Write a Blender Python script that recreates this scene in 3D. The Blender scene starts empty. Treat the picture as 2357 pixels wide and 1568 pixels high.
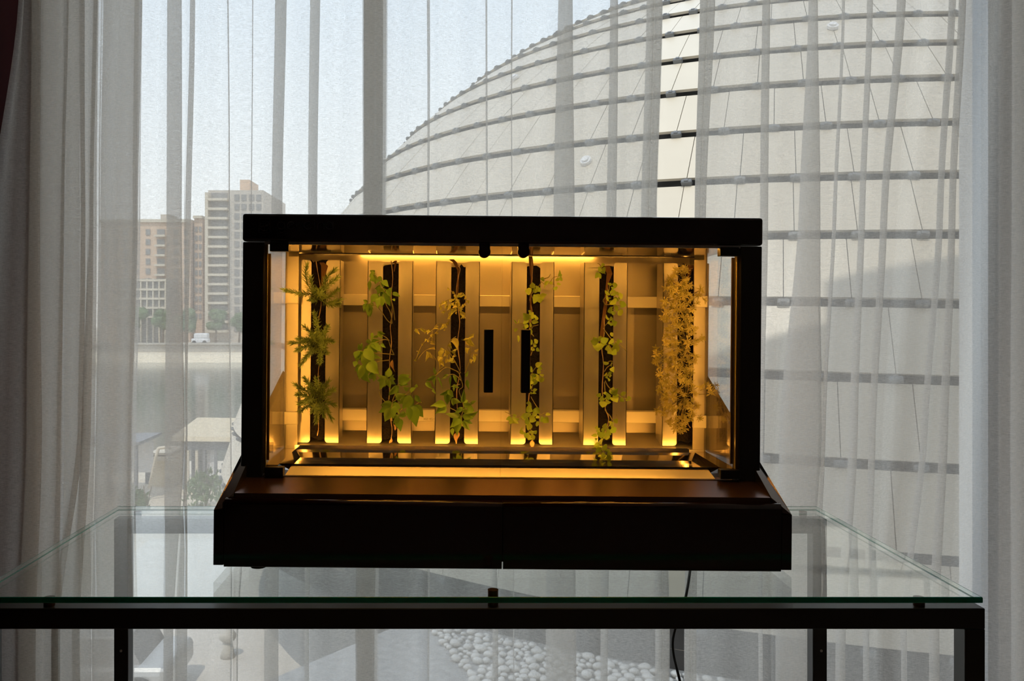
import bpy, bmesh, math, random
from mathutils import Vector, Matrix, noise
random.seed(7)
SC = bpy.context.scene
COL = SC.collection
# ------------------------------------------------------------------ camera, sky, sun, exposure
F, PX, PY = 2000.0, 1040.0, 707.0          # focal length and principal point on the 2357 x 1568 frame
cd = bpy.data.cameras.new('camera'); cam = bpy.data.objects.new('camera', cd); COL.objects.link(cam)
cd.sensor_width = 36.0; cd.lens = 36.0 * F / 2357.0
cd.shift_x = (1178.5 - PX) / 2357.0; cd.shift_y = -(784.0 - PY) / 2357.0
cd.clip_start = 0.05; cd.clip_end = 2000
cam.rotation_euler = (math.pi / 2, 0, 0)
SC.camera = cam
SC.view_settings.view_transform = 'Standard'; SC.view_settings.look = 'None'
SC.view_settings.exposure = 0.56; SC.view_settings.gamma = 1.0; SC.view_settings.use_curve_mapping = False
SC.cycles.max_bounces = 14; SC.cycles.transparent_max_bounces = 40; SC.cycles.diffuse_bounces = 5
SC.cycles.glossy_bounces = 6; SC.cycles.transmission_bounces = 8; SC.cycles.sample_clamp_indirect = 6.0
SC.cycles.caustics_reflective = True

W = bpy.data.worlds.new('sky'); SC.world = W; W.use_nodes = True
nt = W.node_tree; nt.nodes.clear()
wo = nt.nodes.new('ShaderNodeOutputWorld'); bg = nt.nodes.new('ShaderNodeBackground')
tc = nt.nodes.new('ShaderNodeTexCoord'); sp = nt.nodes.new('ShaderNodeSeparateXYZ'); cr = nt.nodes.new('ShaderNodeValToRGB')
nt.links.new(tc.outputs['Generated'], sp.inputs[0]); nt.links.new(sp.outputs['Z'], cr.inputs[0])
nt.links.new(cr.outputs[0], bg.inputs[0]); nt.links.new(bg.outputs[0], wo.inputs[0])
el = cr.color_ramp.elements
el[0].position = 0.0; el[0].color = (1.0, 0.97, 0.93, 1)
el[1].position = 1.0; el[1].color = (0.55, 0.67, 0.88, 1)
for pos, c in ((0.12, (0.93, 0.97, 1.0, 1)), (0.33, (0.78, 0.88, 1.0, 1))):
    e = el.new(pos); e.color = c
bg.inputs[1].default_value = 1.14
sd = bpy.data.lights.new('sun', 'SUN'); sd.energy = 1.45; sd.angle = 0.009; sd.color = (1.0, 0.93, 0.82)
sun = bpy.data.objects.new('sun', sd); COL.objects.link(sun)
SUN_DIR = Vector((0.16, 0.50, -0.86)).normalized()       # the way the light travels
sun.rotation_euler = SUN_DIR.to_track_quat('-Z', 'Y').to_euler(); sun.location = (0, -10, 30)

# ------------------------------------------------------------------ helpers
def P(px, py, Y): return Vector(((px - PX) / F * Y, Y, (PY - py) / F * Y))
def tag(o, label=None, cat=None, group=None, kind=None):
    if label: o['label'] = label
    if cat: o['category'] = cat
    if group: o['group'] = group
    if kind: o['kind'] = kind
    return o
def empty(name, loc, label, cat, group=None):
    o = bpy.data.objects.new(name, None); COL.objects.link(o); o.location = loc; o.empty_display_size = 0.05
    return tag(o, label, cat, group)
class MB:
    def __init__(s): s.v = []; s.f = []; s.m = []; s.sm = []
    def add(s, vs, fs, mi=0, smooth=False):
        b = len(s.v); s.v += [tuple(q) for q in vs]
        for f in fs: s.f.append(tuple(b + i for i in f)); s.m.append(mi); s.sm.append(smooth)
        return s
    def box(s, x0, x1, y0, y1, z0, z1, mi=0):
        vs = [(x0,y0,z0),(x1,y0,z0),(x1,y1,z0),(x0,y1,z0),(x0,y0,z1),(x1,y0,z1),(x1,y1,z1),(x0,y1,z1)]
        return s.hexa(vs, mi)
    def hexa(s, vs, mi=0):
        return s.add(vs, [(0,3,2,1),(4,5,6,7),(0,1,5,4),(1,2,6,5),(2,3,7,6),(3,0,4,7)], mi)
    def bbox(s, x0, x1, y0, y1, z0, z1, r=0.003, seg=2, mi=0):
        bm = bmesh.new(); bmesh.ops.create_cube(bm, size=1)
        for v in bm.verts: v.co = Vector(((x0+x1)/2 + v.co.x*(x1-x0), (y0+y1)/2 + v.co.y*(y1-y0), (z0+z1)/2 + v.co.z*(z1-z0)))
        bmesh.ops.bevel(bm, geom=bm.edges[:], offset=r, segments=seg, profile=0.5, affect='EDGES')
        bm.verts.index_update()
        s.add([v.co for v in bm.verts], [[v.index for v in f.verts] for f in bm.faces], mi, False); bm.free()
        return s
    def prism(s, poly, d, mi=0):
        n = len(poly); d = Vector(d); vs = [Vector(q) for q in poly] + [Vector(q) + d for q in poly]
        fs = [tuple(range(n))[::-1], tuple(range(n, 2*n))] + [(i, (i+1) % n, n + (i+1) % n, n + i) for i in range(n)]
        return s.add(vs, fs, mi)
    def tube(s, pts, r, n=6, mi=0, cap=True):
        pts = [Vector(q) for q in pts]; rs = r if isinstance(r, (list, tuple)) else [r]*len(pts)
        rings = []; up = None
        for i, q in enumerate(pts):
            t = (pts[min(i+1, len(pts)-1)] - pts[max(i-1, 0)]).normalized()
            if up is None: up = t.orthogonal().normalized()
            up = (up - t*up.dot(t)); up = up.normalized() if up.length > 1e-6 else t.orthogonal().normalized()
            b = t.cross(up)
            rings.append([q + (up*math.cos(2*math.pi*k/n) + b*math.sin(2*math.pi*k/n))*rs[i] for k in range(n)])
        vs = [v for rg in rings for v in rg]; fs = []
        for i in range(len(pts)-1):
            for k in range(n): fs.append((i*n+k, i*n+(k+1) % n, (i+1)*n+(k+1) % n, (i+1)*n+k))
        if cap: fs += [tuple(range(n))[::-1], tuple((len(pts)-1)*n + k for k in range(n))]
        return s.add(vs, fs, mi, True)
    def cyl(s, c, axis, r, h, n=16, mi=0):
        c = Vector(c); a = Vector(axis).normalized(); u = a.orthogonal().normalized(); w = a.cross(u)
        vs = [c + (u*math.cos(2*math.pi*k/n) + w*math.sin(2*math.pi*k/n))*r + a*hh for hh in (0, h) for k in range(n)]
        fs = [tuple(range(n))[::-1], tuple(range(n, 2*n))] + [(k, (k+1) % n, n+(k+1) % n, n+k) for k in range(n)]
        return s.add(vs, fs, mi)
    def sphere(s, c, rx, ry, rz, nu=12, nv=7, mi=0):
        vs = []; fs = []
        for j in range(nv+1):
            a = math.pi*j/nv
            for i in range(nu):
                b = 2*math.pi*i/nu; vs.append((c[0]+rx*math.sin(a)*math.cos(b), c[1]+ry*math.sin(a)*math.sin(b), c[2]+rz*math.cos(a)))
        for j in range(nv):
            for i in range(nu): fs.append((j*nu+i, (j+1)*nu+i, (j+1)*nu+(i+1) % nu, j*nu+(i+1) % nu))
        return s.add(vs, fs, mi, True)
    def mesh(s, name, mats, off=None):
        me = bpy.data.meshes.new(name)
        vs = s.v if off is None else [(a[0]-off[0], a[1]-off[1], a[2]-off[2]) for a in s.v]
        me.from_pydata(vs, [], s.f)
        for m in (mats if isinstance(mats, (list, tuple)) else [mats]): me.materials.append(m)
        me.polygons.foreach_set('material_index', s.m); me.polygons.foreach_set('use_smooth', s.sm); me.update()
        return me
    def build(s, name, mats, parent=None, off=None):
        if parent is not None and off is None: off = world_loc(parent)
        o = bpy.data.objects.new(name, s.mesh(name, mats, off)); COL.objects.link(o)
        if parent is not None: o.parent = parent
        elif off is not None: o.location = off
        return o
def world_loc(o):
    l = Vector(o.location)
    while o.parent is not None: o = o.parent; l = l + Vector(o.location)
    return l
def struct(name, mb, m): return tag(mb.build(name, m), kind='structure')

# ------------------------------------------------------------------ materials
def mat(name, base=(0.5,0.5,0.5), rough=0.5, metal=0.0, spec=0.5, noise_scale=None, noise_amt=0.15, stretch=(1,1,1), bump=0.0, emit=None, coat=0.0, rough_var=0.0):
    m = bpy.data.materials.new(name); m.use_nodes = True; n = m.node_tree; b = n.nodes['Principled BSDF']
    b.inputs['Base Color'].default_value = (*base, 1); b.inputs['Roughness'].default_value = rough
    b.inputs['Metallic'].default_value = metal; b.inputs['Specular IOR Level'].default_value = spec
    b.inputs['Coat Weight'].default_value = coat; b.inputs['Coat Roughness'].default_value = 0.05
    if emit: b.inputs['Emission Color'].default_value = (*emit[0], 1); b.inputs['Emission Strength'].default_value = emit[1]
    if noise_scale:
        t = n.nodes.new('ShaderNodeTexCoord'); mp = n.nodes.new('ShaderNodeMapping'); mp.inputs['Scale'].default_value = stretch
        nz = n.nodes.new('ShaderNodeTexNoise'); nz.inputs['Scale'].default_value = noise_scale; nz.inputs['Detail'].default_value = 4
        n.links.new(t.outputs['Object'], mp.inputs[0]); n.links.new(mp.outputs[0], nz.inputs['Vector'])
        mx = n.nodes.new('ShaderNodeMix'); mx.data_type = 'RGBA'
        mx.inputs['A'].default_value = (*[max(0, c*(1-noise_amt)) for c in base], 1); mx.inputs['B'].default_value = (*[min(1, c*(1+noise_amt)) for c in base], 1)
        n.links.new(nz.outputs['Fac'], mx.inputs['Factor']); n.links.new(mx.outputs['Result'], b.inputs['Base Color'])
        if rough_var:
            mr = n.nodes.new('ShaderNodeMapRange'); mr.inputs['To Min'].default_value = max(0.02, rough-rough_var); mr.inputs['To Max'].default_value = rough+rough_var
            n.links.new(nz.outputs['Fac'], mr.inputs['Value']); n.links.new(mr.outputs[0], b.inputs['Roughness'])
        if bump:
            bp = n.nodes.new('ShaderNodeBump'); bp.inputs['Strength'].default_value = bump; bp.inputs['Distance'].default_value = 0.01
            n.links.new(nz.outputs['Fac'], bp.inputs['Height']); n.links.new(bp.outputs[0], b.inputs['Normal'])
    return m
def glass_mat(name, tint=(1,1,1), r0=0.04, gain=1.0):
    """thin clear glass: Schlick reflection over a tinted clear pane (same from either side)"""
    m = bpy.data.materials.new(name); m.use_nodes = True; n = m.node_tree; n.nodes.clear()
    out = n.nodes.new('ShaderNodeOutputMaterial'); mix = n.nodes.new('ShaderNodeMixShader')
    tr = n.nodes.new('ShaderNodeBsdfTransparent'); gl = n.nodes.new('ShaderNodeBsdfGlossy')
    tr.inputs[0].default_value = (*tint, 1); gl.inputs['Roughness'].default_value = 0.0; gl.inputs[0].default_value = (1,1,1,1)
    g = n.nodes.new('ShaderNodeNewGeometry'); dt = n.nodes.new('ShaderNodeVectorMath'); dt.operation = 'DOT_PRODUCT'
    n.links.new(g.outputs['Incoming'], dt.inputs[0]); n.links.new(g.outputs['Normal'], dt.inputs[1])
    def mth(op, a=None, b=None, va=0, vb=0):
        q = n.nodes.new('ShaderNodeMath'); q.operation = op; q.inputs[0].default_value = va; q.inputs[1].default_value = vb
        if a: n.links.new(a, q.inputs[0])
        if b: n.links.new(b, q.inputs[1])
        return q.outputs[0]
    c = mth('ABSOLUTE', dt.outputs['Value']); i = mth('SUBTRACT', None, c, va=1.0); p5 = mth('POWER', i, vb=5.0)
    sc = mth('MULTIPLY', p5, vb=(1-r0)*gain); fr = mth('ADD', sc, vb=r0)
    n.links.new(fr, mix.inputs[0]); n.links.new(tr.outputs[0], mix.inputs[1]); n.links.new(gl.outputs[0], mix.inputs[2])
    n.links.new(mix.outputs[0], out.inputs[0])
    return m
def curtain_mat(name, open_=0.46, col=(0.86,0.84,0.81), tr_col=(0.97,0.94,0.885)):
    m = bpy.data.materials.new(name); m.use_nodes = True; n = m.node_tree; n.nodes.clear()
    out = n.nodes.new('ShaderNodeOutputMaterial'); mix = n.nodes.new('ShaderNodeMixShader'); mix2 = n.nodes.new('ShaderNodeMixShader')
    tp = n.nodes.new('ShaderNodeBsdfTransparent'); df = n.nodes.new('ShaderNodeBsdfDiffuse'); tl = n.nodes.new('ShaderNodeBsdfTranslucent')
    df.inputs[0].default_value = (*col, 1); tl.inputs[0].default_value = (*tr_col, 1); mix2.inputs[0].default_value = 0.58
    t = n.nodes.new('ShaderNodeTexCoord'); vals = []
    for sc, scale in (((1.0, 1.0, 9.0), 75.0), ((11.0, 1.0, 1.0), 90.0)):
        mp = n.nodes.new('ShaderNodeMapping'); mp.inputs['Scale'].default_value = sc
        nz = n.nodes.new('ShaderNodeTexNoise'); nz.inputs['Scale'].default_value = scale; nz.inputs['Detail'].default_value = 3
        n.links.new(t.outputs['Object'], mp.inputs[0]); n.links.new(mp.outputs[0], nz.inputs['Vector']); vals.append(nz.outputs['Fac'])
    a = n.nodes.new('ShaderNodeMath'); a.operation = 'MULTIPLY'; a.inputs[1].default_value = 0.55; n.links.new(vals[1], a.inputs[0])
    b = n.nodes.new('ShaderNodeMath'); b.operation = 'ADD'; n.links.new(a.outputs[0], b.inputs[0]); n.links.new(vals[0], b.inputs[1])
    r = n.nodes.new('ShaderNodeMapRange'); r.inputs['From Min'].default_value = 0.45; r.inputs['From Max'].default_value = 1.1
    r.inputs['To Min'].default_value = 1-open_+0.17; r.inputs['To Max'].default_value = 1-open_-0.17
    n.links.new(b.outputs[0], r.inputs['Value']); n.links.new(r.outputs[0], mix.inputs[0])
    n.links.new(df.outputs[0], mix2.inputs[1]); n.links.new(tl.outputs[0], mix2.inputs[2])
    n.links.new(tp.outputs[0], mix.inputs[1]); n.links.new(mix2.outputs[0], mix.inputs[2]); n.links.new(mix.outputs[0], out.inputs[0])
    return m
def leaf_mat(name, c0, c1, trans=0.35, rough=0.5):
    m = bpy.data.materials.new(name); m.use_nodes = True; n = m.node_tree; b = n.nodes['Principled BSDF']
    oi = n.nodes.new('ShaderNodeObjectInfo'); mx = n.nodes.new('ShaderNodeMix'); mx.data_type = 'RGBA'
    mx.inputs['A'].default_value = (*c0, 1); mx.inputs['B'].default_value = (*c1, 1)
    n.links.new(oi.outputs['Random'], mx.inputs['Factor']); n.links.new(mx.outputs['Result'], b.inputs['Base Color'])
    b.inputs['Roughness'].default_value = rough; b.inputs['Specular IOR Level'].default_value = 0.3
    tl = n.nodes.new('ShaderNodeBsdfTranslucent'); n.links.new(mx.outputs['Result'], tl.inputs[0])
    ms = n.nodes.new('ShaderNodeMixShader'); ms.inputs[0].default_value = trans
    n.links.new(b.outputs[0], ms.inputs[1]); n.links.new(tl.outputs[0], ms.inputs[2]); n.links.new(ms.outputs[0], n.nodes['Material Output'].inputs[0])
    return m
M = {}
M['plaster'] = mat('pale_grey_plaster', (0.80,0.78,0.75), 0.8, noise_scale=6, noise_amt=0.04)
M['maroon'] = mat('maroon_wall_paint', (0.028,0.003,0.003), 0.9, spec=0.08, noise_scale=5, noise_amt=0.08)
M['ceil'] = mat('ceiling_paint', (0.82,0.79,0.75), 0.8, noise_scale=4, noise_amt=0.03)
M['floor'] = mat('timber_floor', (0.50,0.42,0.34), 0.45, noise_scale=8, noise_amt=0.25, stretch=(1,8,1))
M['beige'] = mat('beige_wall_paint', (0.42,0.36,0.31), 0.8, noise_scale=5, noise_amt=0.05)
M['facade'] = mat('facade_render', (0.50,0.47,0.42), 0.85, noise_scale=2, noise_amt=0.06)
M['alu'] = mat('window_aluminium', (0.34,0.38,0.43), 0.4, metal=0.3, noise_scale=30, noise_amt=0.04)
M['winglass'] = glass_mat('window_glass', (0.97,0.985,0.98))
M['curtain'] = curtain_mat('sheer_white_voile')
M['tableglass'] = glass_mat('clear_table_glass', (0.965,0.985,0.98), 0.043, 1.0)
M['glassedge'] = mat('green_glass_edge', (0.0,0.24,0.155), 0.12, spec=0.5, noise_scale=20, noise_amt=0.2, stretch=(1,1,1))
M['glassside'] = glass_mat('pale_glass_edge', (0.80,0.90,0.87), 0.05, 0.6)
M['blackframe'] = mat('black_powder_coat', (0.010,0.010,0.011), 0.36, spec=0.5, noise_scale=60, noise_amt=0.1)
M['standoff'] = mat('bronze_standoff', (0.09,0.06,0.05), 0.3, metal=0.7, noise_scale=40, noise_amt=0.1)
M['screw'] = mat('steel_screw', (0.5,0.48,0.45), 0.3, metal=0.9, noise_scale=50, noise_amt=0.1)
M['lacquer'] = mat('dark_brown_gloss_lacquer', (0.017,0.006,0.005), 0.10, spec=0.6, noise_scale=12, noise_amt=0.1, coat=0.3)
M['apron'] = mat('satin_brown_sheet', (0.17,0.09,0.06), 0.26, metal=0.6, spec=0.6, noise_scale=30, noise_amt=0.1, stretch=(1,14,1))
M['post'] = mat('black_brown_post', (0.028,0.026,0.021), 0.30, spec=0.5, noise_scale=20, noise_amt=0.1)
M['steel'] = mat('brushed_steel', (0.50,0.48,0.45), 0.36, metal=0.80, noise_scale=14, noise_amt=0.36, stretch=(1.6,1,0.5), rough_var=0.06)
M['railsteel'] = mat('satin_rail_steel', (0.86,0.82,0.75), 0.42, metal=0.3, noise_scale=16, noise_amt=0.10, stretch=(0.3,1,1.5))
M['lipsteel'] = mat('dull_lip_steel', (0.25,0.235,0.21), 0.34, metal=0.85, noise_scale=12, noise_amt=0.25, stretch=(0.4,1,1))
M['gusset'] = mat('polished_brown_steel', (0.30,0.26,0.24), 0.16, metal=0.85, noise_scale=10, noise_amt=0.08)
M['backsteel'] = mat('brushed_steel_back', (0.50,0.47,0.43), 0.40, metal=0.72, noise_scale=9, noise_amt=0.16, stretch=(0.3,1,1.5), rough_var=0.05)
M['mirror'] = mat('polished_steel', (0.62,0.57,0.51), 0.09, metal=1.0, noise_scale=18, noise_amt=0.08, stretch=(0.2,1,1))
M['black'] = mat('black_plastic', (0.008,0.007,0.007), 0.35, noise_scale=40, noise_amt=0.1)
M['doorglass'] = glass_mat('cabinet_glass', (0.985,0.99,0.985), 0.035, 0.8)
M['dooredge'] = mat('cabinet_glass_edge', (0.22,0.18,0.08), 0.2, noise_scale=20, noise_amt=0.1)
for k_, e_ in (('led_side', 52.0), ('led_top', 30.0), ('led_low', 20.0), ('led_front', 42.0)):
    M[k_] = mat('amber_' + k_, (1,0.8,0.5), 0.5, emit=((1.0,0.425,0.052), e_), noise_scale=20, noise_amt=0.02)
M['soil'] = mat('black_felt_substrate', (0.012,0.009,0.007), 0.95, spec=0.1, noise_scale=180, noise_amt=0.8, bump=1.0)
M['felt'] = mat('brown_felt_fold', (0.16,0.085,0.04), 0.9, spec=0.1, noise_scale=60, noise_amt=0.25)
M['twine'] = mat('pale_root', (0.42,0.30,0.20), 0.8, noise_scale=60, noise_amt=0.2)
M['cable'] = mat('black_cable', (0.006,0.006,0.006), 0.4, noise_scale=40, noise_amt=0.1)
M['panel'] = mat('cream_dome_panel', (0.60,0.53,0.42), 0.36, noise_scale=1.3, noise_amt=0.07)
M['shell'] = mat('dark_dome_shell', (0.035,0.03,0.028), 0.8, noise_scale=3, noise_amt=0.15)
M['bracket'] = mat('grey_dome_bracket', (0.13,0.135,0.14), 0.5, noise_scale=8, noise_amt=0.1)
M['stone'] = mat('tan_plinth_stone', (0.42,0.35,0.26), 0.8, noise_scale=5, noise_amt=0.15, bump=0.2)
M['pebble'] = mat('white_pebble', (0.80,0.75,0.67), 0.6, noise_scale=3, noise_amt=0.18)
M['gravel'] = mat('grey_gravel_ground', (0.47,0.44,0.40), 0.9, noise_scale=9, noise_amt=0.4, bump=0.5)
M['sand'] = mat('sandy_ground', (0.64,0.55,0.43), 0.9, noise_scale=0.5, noise_amt=0.15)
M['paving'] = mat('terrace_paving', (0.68,0.62,0.54), 0.85, noise_scale=1.2, noise_amt=0.12)
M['water'] = mat('river_water', (0.10,0.12,0.10), 0.12, spec=0.6, noise_scale=0.6, noise_amt=0.15, stretch=(1,2.5,1), bump=0.5)
M['bank'] = mat('cream_embankment', (0.72,0.62,0.46), 0.85, noise_scale=0.4, noise_amt=0.1)
M['bankwall'] = mat('grey_river_wall', (0.40,0.37,0.32), 0.85, noise_scale=0.3, noise_amt=0.15)
M['tanbrick'] = mat('tan_brick_facade', (0.66,0.47,0.33), 0.85, noise_scale=0.4, noise_amt=0.12)  # brick tone lightened to stand in for distance haze
M['greytower'] = mat('grey_tower_facade', (0.56,0.50,0.43), 0.85, noise_scale=0.4, noise_amt=0.1)
M['slab'] = mat('cream_balcony_slab', (0.66,0.58,0.46), 0.8, noise_scale=0.6, noise_amt=0.08)
M['window'] = mat('hazed_far_window', (0.24,0.23,0.22), 0.3, noise_scale=0.5, noise_amt=0.2)  # panes painted paler than glass, haze put into the colour
M['foliage'] = mat('tree_foliage', (0.10,0.15,0.06), 0.8, noise_scale=0.5, noise_amt=0.5)
M['bark'] = mat('tree_bark', (0.16,0.11,0.07), 0.9, noise_scale=3, noise_amt=0.3)
M['thatch'] = mat('straw_thatch', (0.66,0.55,0.38), 0.9, noise_scale=6, noise_amt=0.2, stretch=(3,1,1))
M['greywood'] = mat('grey_painted_timber', (0.20,0.20,0.21), 0.7, noise_scale=4, noise_amt=0.15)
M['white'] = mat('white_panel', (0.75,0.74,0.74), 0.7, noise_scale=3, noise_amt=0.05)
M['clay'] = mat('buff_ceramic', (0.55,0.50,0.42), 0.6, noise_scale=5, noise_amt=0.08)
M['bushleaf'] = mat('bush_leaf', (0.16,0.22,0.09), 0.7, noise_scale=2, noise_amt=0.4)

# ------------------------------------------------------------------ room shell
FLOOR, CEIL, LW, RW, BW, GY = -1.32, 1.75, -1.42, 2.75, -3.6, 3.0
XL, XR = (146-PX)/F*GY, (2262-PX)/F*GY           # clear window opening; left jamb drawn in to darken the leftmost curtain
struct('floor', MB().box(LW-0.15, RW+0.15, BW-0.15, GY-0.01, FLOOR-0.12, FLOOR), M['floor'])
struct('ceiling', MB().box(LW-0.15, RW+0.15, BW-0.15, GY+0.2, CEIL, CEIL+0.2), M['ceil'])
struct('wall_left', MB().box(LW-0.15, LW, BW, GY+0.2, FLOOR, CEIL), M['maroon'])
struct('wall_right', MB().box(RW, RW+0.15, BW, GY+0.2, FLOOR, CEIL), M['beige'])
struct('wall_back', MB().box(LW-0.15, RW+0.15, BW-0.15, BW, FLOOR, CEIL), M['beige'])
struct('wall_front', MB().box(LW, XL-0.03, GY-0.04, GY+0.2, FLOOR, CEIL).box(XR+0.035, RW, GY-0.04, GY+0.2, FLOOR, CEIL), M['plaster'])
w = MB().box(XL-0.03, XL, GY-0.03, GY+0.06, FLOOR, CEIL).box(XR, XR+0.035, GY-0.03, GY+0.06, FLOOR, CEIL)
w.box(XL, XR, GY-0.03, GY+0.06, CEIL-0.04, CEIL).box(XL, XR, GY-0.005, GY+0.06, FLOOR-0.12, FLOOR-0.02)
win = struct('window_1', w, M['alu'])
MB().box(XL, XR, GY, GY+0.01, FLOOR-0.02, CEIL-0.04).build('pane', M['winglass'], win)
# the storeys above and below, whose mass shades the foot of the dome
up = MB().box(LW-3.5, RW+9, BW-6, GY+0.2, CEIL+0.2, 12.6).box(2.2, 5.2, BW-6, GY+0.2, 12.6, 13.5)
up.box(LW-3.5, LW-0.15, BW-6, GY+0.2, FLOOR, CEIL+0.2).box(RW+0.15, RW+9, BW-6, GY+0.2, FLOOR, CEIL+0.2)
struct('wall_upper', up, M['facade'])
struct('wall_lower', MB().box(LW-3.5, RW+9, BW-6, GY+0.2, -7.3, FLOOR-0.12), M['facade'])

# ------------------------------------------------------------------ sheer curtains
CY = 2.72
LEV = [-620, 0, 490, 1000, 1450, 1672]
def lerp_lev(e, y):
    e = [e[0] + (e[0]-e[1])*0.55, *e, e[3]]
    for i in range(5):
        if y <= LEV[i+1] or i == 4:
            t = (y-LEV[i])/(LEV[i+1]-LEV[i]); t = min(1, max(0, t)); t2 = t*t*(3-2*t)*0.5 + t*0.5
            return e[i]*(1-t2) + e[i+1]*t2
def curtain(name, label, left, right, bands, y0=CY, seed=0, hem=None):
    """one hanging sheet: flat runs joined by Z-folds; bands = (left edge, right edge, gap) at four heights"""
    rnd = random.Random(seed)
    rows = [LEV[0] + (LEV[-1]-LEV[0])*i/44 for i in range(45)]
    cols = []                                    # (function of y -> px, depth)
    prev = left; depth = 0.0
    def const(e, w): return (lambda y, e=e: lerp_lev(e, y)), w
    def mid(e0, e1, t, ph, am):
        return (lambda y, e0=e0, e1=e1, t=t: lerp_lev(e0, y)*(1-t) + lerp_lev(e1, y)*t), (lambda y, t=t, ph=ph, am=am: am*math.sin(math.pi*t)*math.sin(ph + y*0.0016 + 5.5*t))
    cols.append((const(left, 0)[0], lambda y: 0.0))
    for (a, b, g) in list(bands) + [(right, None, 0)]:
        span = abs(a[1]-prev[1]); k = max(2, min(14, int(span/14)))
        ph = rnd.uniform(0, 6); am = min(0.028, 0.00022*span + 0.002)
        for i in range(1, k):
            cols.append(mid(prev, a if b is None else a, i/k, ph, am))
        if b is None: break
        rv = rnd.uniform(-1, 1)
        wob = lambda y, r=rv: 0
        n = 3
        # front layer to b, round the turn, back to a, round again and on
        cols.append(((lambda y, a=a, b=b: lerp_lev(a, y) + 0.15*(lerp_lev(b, y)-lerp_lev(a, y))), lambda y, g=g: -g))
        cols.append(((lambda y, a=a, b=b: lerp_lev(b, y) - 0.12*(lerp_lev(b, y)-lerp_lev(a, y))), lambda y, g=g: -g))
        cols.append(((lambda y, b=b: lerp_lev(b, y)), lambda y, g=g: -g*0.5))
        cols.append(((lambda y, a=a, b=b: lerp_lev(b, y) - 0.12*(lerp_lev(b, y)-lerp_lev(a, y))), lambda y, g=g: 0.0))
        cols.append(((lambda y, a=a, b=b: lerp_lev(a, y) + 0.12*(lerp_lev(b, y)-lerp_lev(a, y))), lambda y, g=g: 0.0))
        cols.append(((lambda y, a=a: lerp_lev(a, y)), lambda y, g=g: g*0.5))
        cols.append(((lambda y, a=a, b=b: lerp_lev(a, y) + 0.12*(lerp_lev(b, y)-lerp_lev(a, y))), lambda y, g=g: g))
        cols.append(((lambda y, a=a, b=b: lerp_lev(b, y) + 1.5), lambda y, g=g: g))
        prev = [q + 1.6 for q in b]
    cols.append(((lambda y: lerp_lev(right, y)), lambda y: 0.0))
    vs = []; fs = []; nc = len(cols)
    for y in rows:
        for fx, fd in cols:
            q = P(fx(y) + 1.2*math.sin(y*0.006 + fx(0)*0.013), y, CY); q.z = (PY-y)/F*CY
            vs.append((q.x, y0 + fd(y), q.z))
    for i in range(len(rows)-1):
        for j in range(nc-1): fs.append((i*nc+j, i*nc+j+1, (i+1)*nc+j+1, (i+1)*nc+j))
    o = MB().add(vs, fs, 0, True).build(name, M['curtain'], None, (0, y0, 0))
    return tag(o, label, 'curtain', 'sheer curtains across the window')
L4 = lambda *a: list(a)
curtain('sheer_curtain', 'white sheer curtain with dark folds left of the cabinet, hanging before sky and river',
    L4(42,-22,-60,-85), L4(893,888,880,869), [
    (L4(70,66,58,40), L4(95,95,98,85), .012), (L4(150,140,128,118), L4(158,150,140,136), .006), (L4(180,186,176,120), L4(196,199,193,137), .010),
    (L4(213,205,186,165), L4(226,217,210,186), .010), (L4(309,303,293,286), L4(330,318,305,299), .012),
    (L4(384,380,379,373), L4(421,419,428,399), .016), (L4(437,424,430,404), L4(451,440,432,431), .010),
    (L4(522,526,529,530), L4(526,530,533,534), .006), (L4(579,578,575,545), L4(582,581,579,549), .005),
    (L4(631,625,615,608), L4(660,652,645,643), .014), (L4(713,709,705,700), L4(738,731,727,712), .012),
    (L4(839,837,829,821), L4(865,862,855,846), .010), (L4(866,863,856,847), L4(891,886,878,867), .010)], CY, 1)
curtain('sheer_curtain', 'white sheer curtain behind the cabinet top, hanging left of the open gap before the dome',
    L4(839,837,829,821), L4(1517,1505,1519,1534), [
    (L4(841,839,831,823), L4(886,882,875,864), .012), (L4(983,984,984,984), L4(990,989,989,989), .012),
    (L4(1115,1119,1130,1133), L4(1119,1123,1134,1146), .006), (L4(1174,1176,1180,1180), L4(1177,1178,1182,1182), .004),
    (L4(1283,1270,1260,1253), L4(1314,1316,1318,1320), .016), (L4(1400,1390,1382,1376), L4(1416,1411,1400,1391), .012),
    (L4(1481,1469,1490,1501), L4(1496,1486,1504,1516), .008), (L4(1497,1487,1505,1517), L4(1515,1503,1517,1532), .008)], CY-0.045, 2)
curtain('sheer_curtain', 'white sheer curtain right of the cabinet, hanging from the open gap to the right pillar',
    L4(1610,1600,1582,1576), L4(2500,2500,2500,2500), [
    (L4(1611,1601,1583,1577), L4(1627,1612,1594,1590), .008), (L4(1628,1613,1595,1591), L4(1645,1625,1610,1603), .008),
    (L4(1757,1750,1748,1747), L4(1773,1766,1756,1753), .010),
    (L4(1865,1840,1797,1786), L4(1880,1885,1890,1856), .016), (L4(1940,1918,1893,1870), L4(1943,1924,1899,1876), .007),
    (L4(1997,1980,1955,1925), L4(2006,1990,1972,1945), .010), (L4(2065,2030,2000,1990), L4(2082,2042,2012,2000), .010),
    (L4(2188,2160,2124,2078), L4(2197,2167,2131,2084), .012), (L4(2210,2186,2165,2140), L4(2222,2196,2180,2160), .010),
    (L4(2334,2331,2330,2330), L4(2420,2420,2420,2420), .016)], CY, 3)
curtain('sheer_curtain', 'bunched sheer curtain stacked at the far left beside the maroon wall',
    L4(66,62,58,50), L4(306,300,291,285), [
    (L4(70,66,62,52), L4(128,124,120,112), .014), (L4(130,127,122,115), L4(206,203,197,190), .014), (L4(213,207,196,188), L4(303,297,288,282), .016)], CY+0.075, 4)
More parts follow.
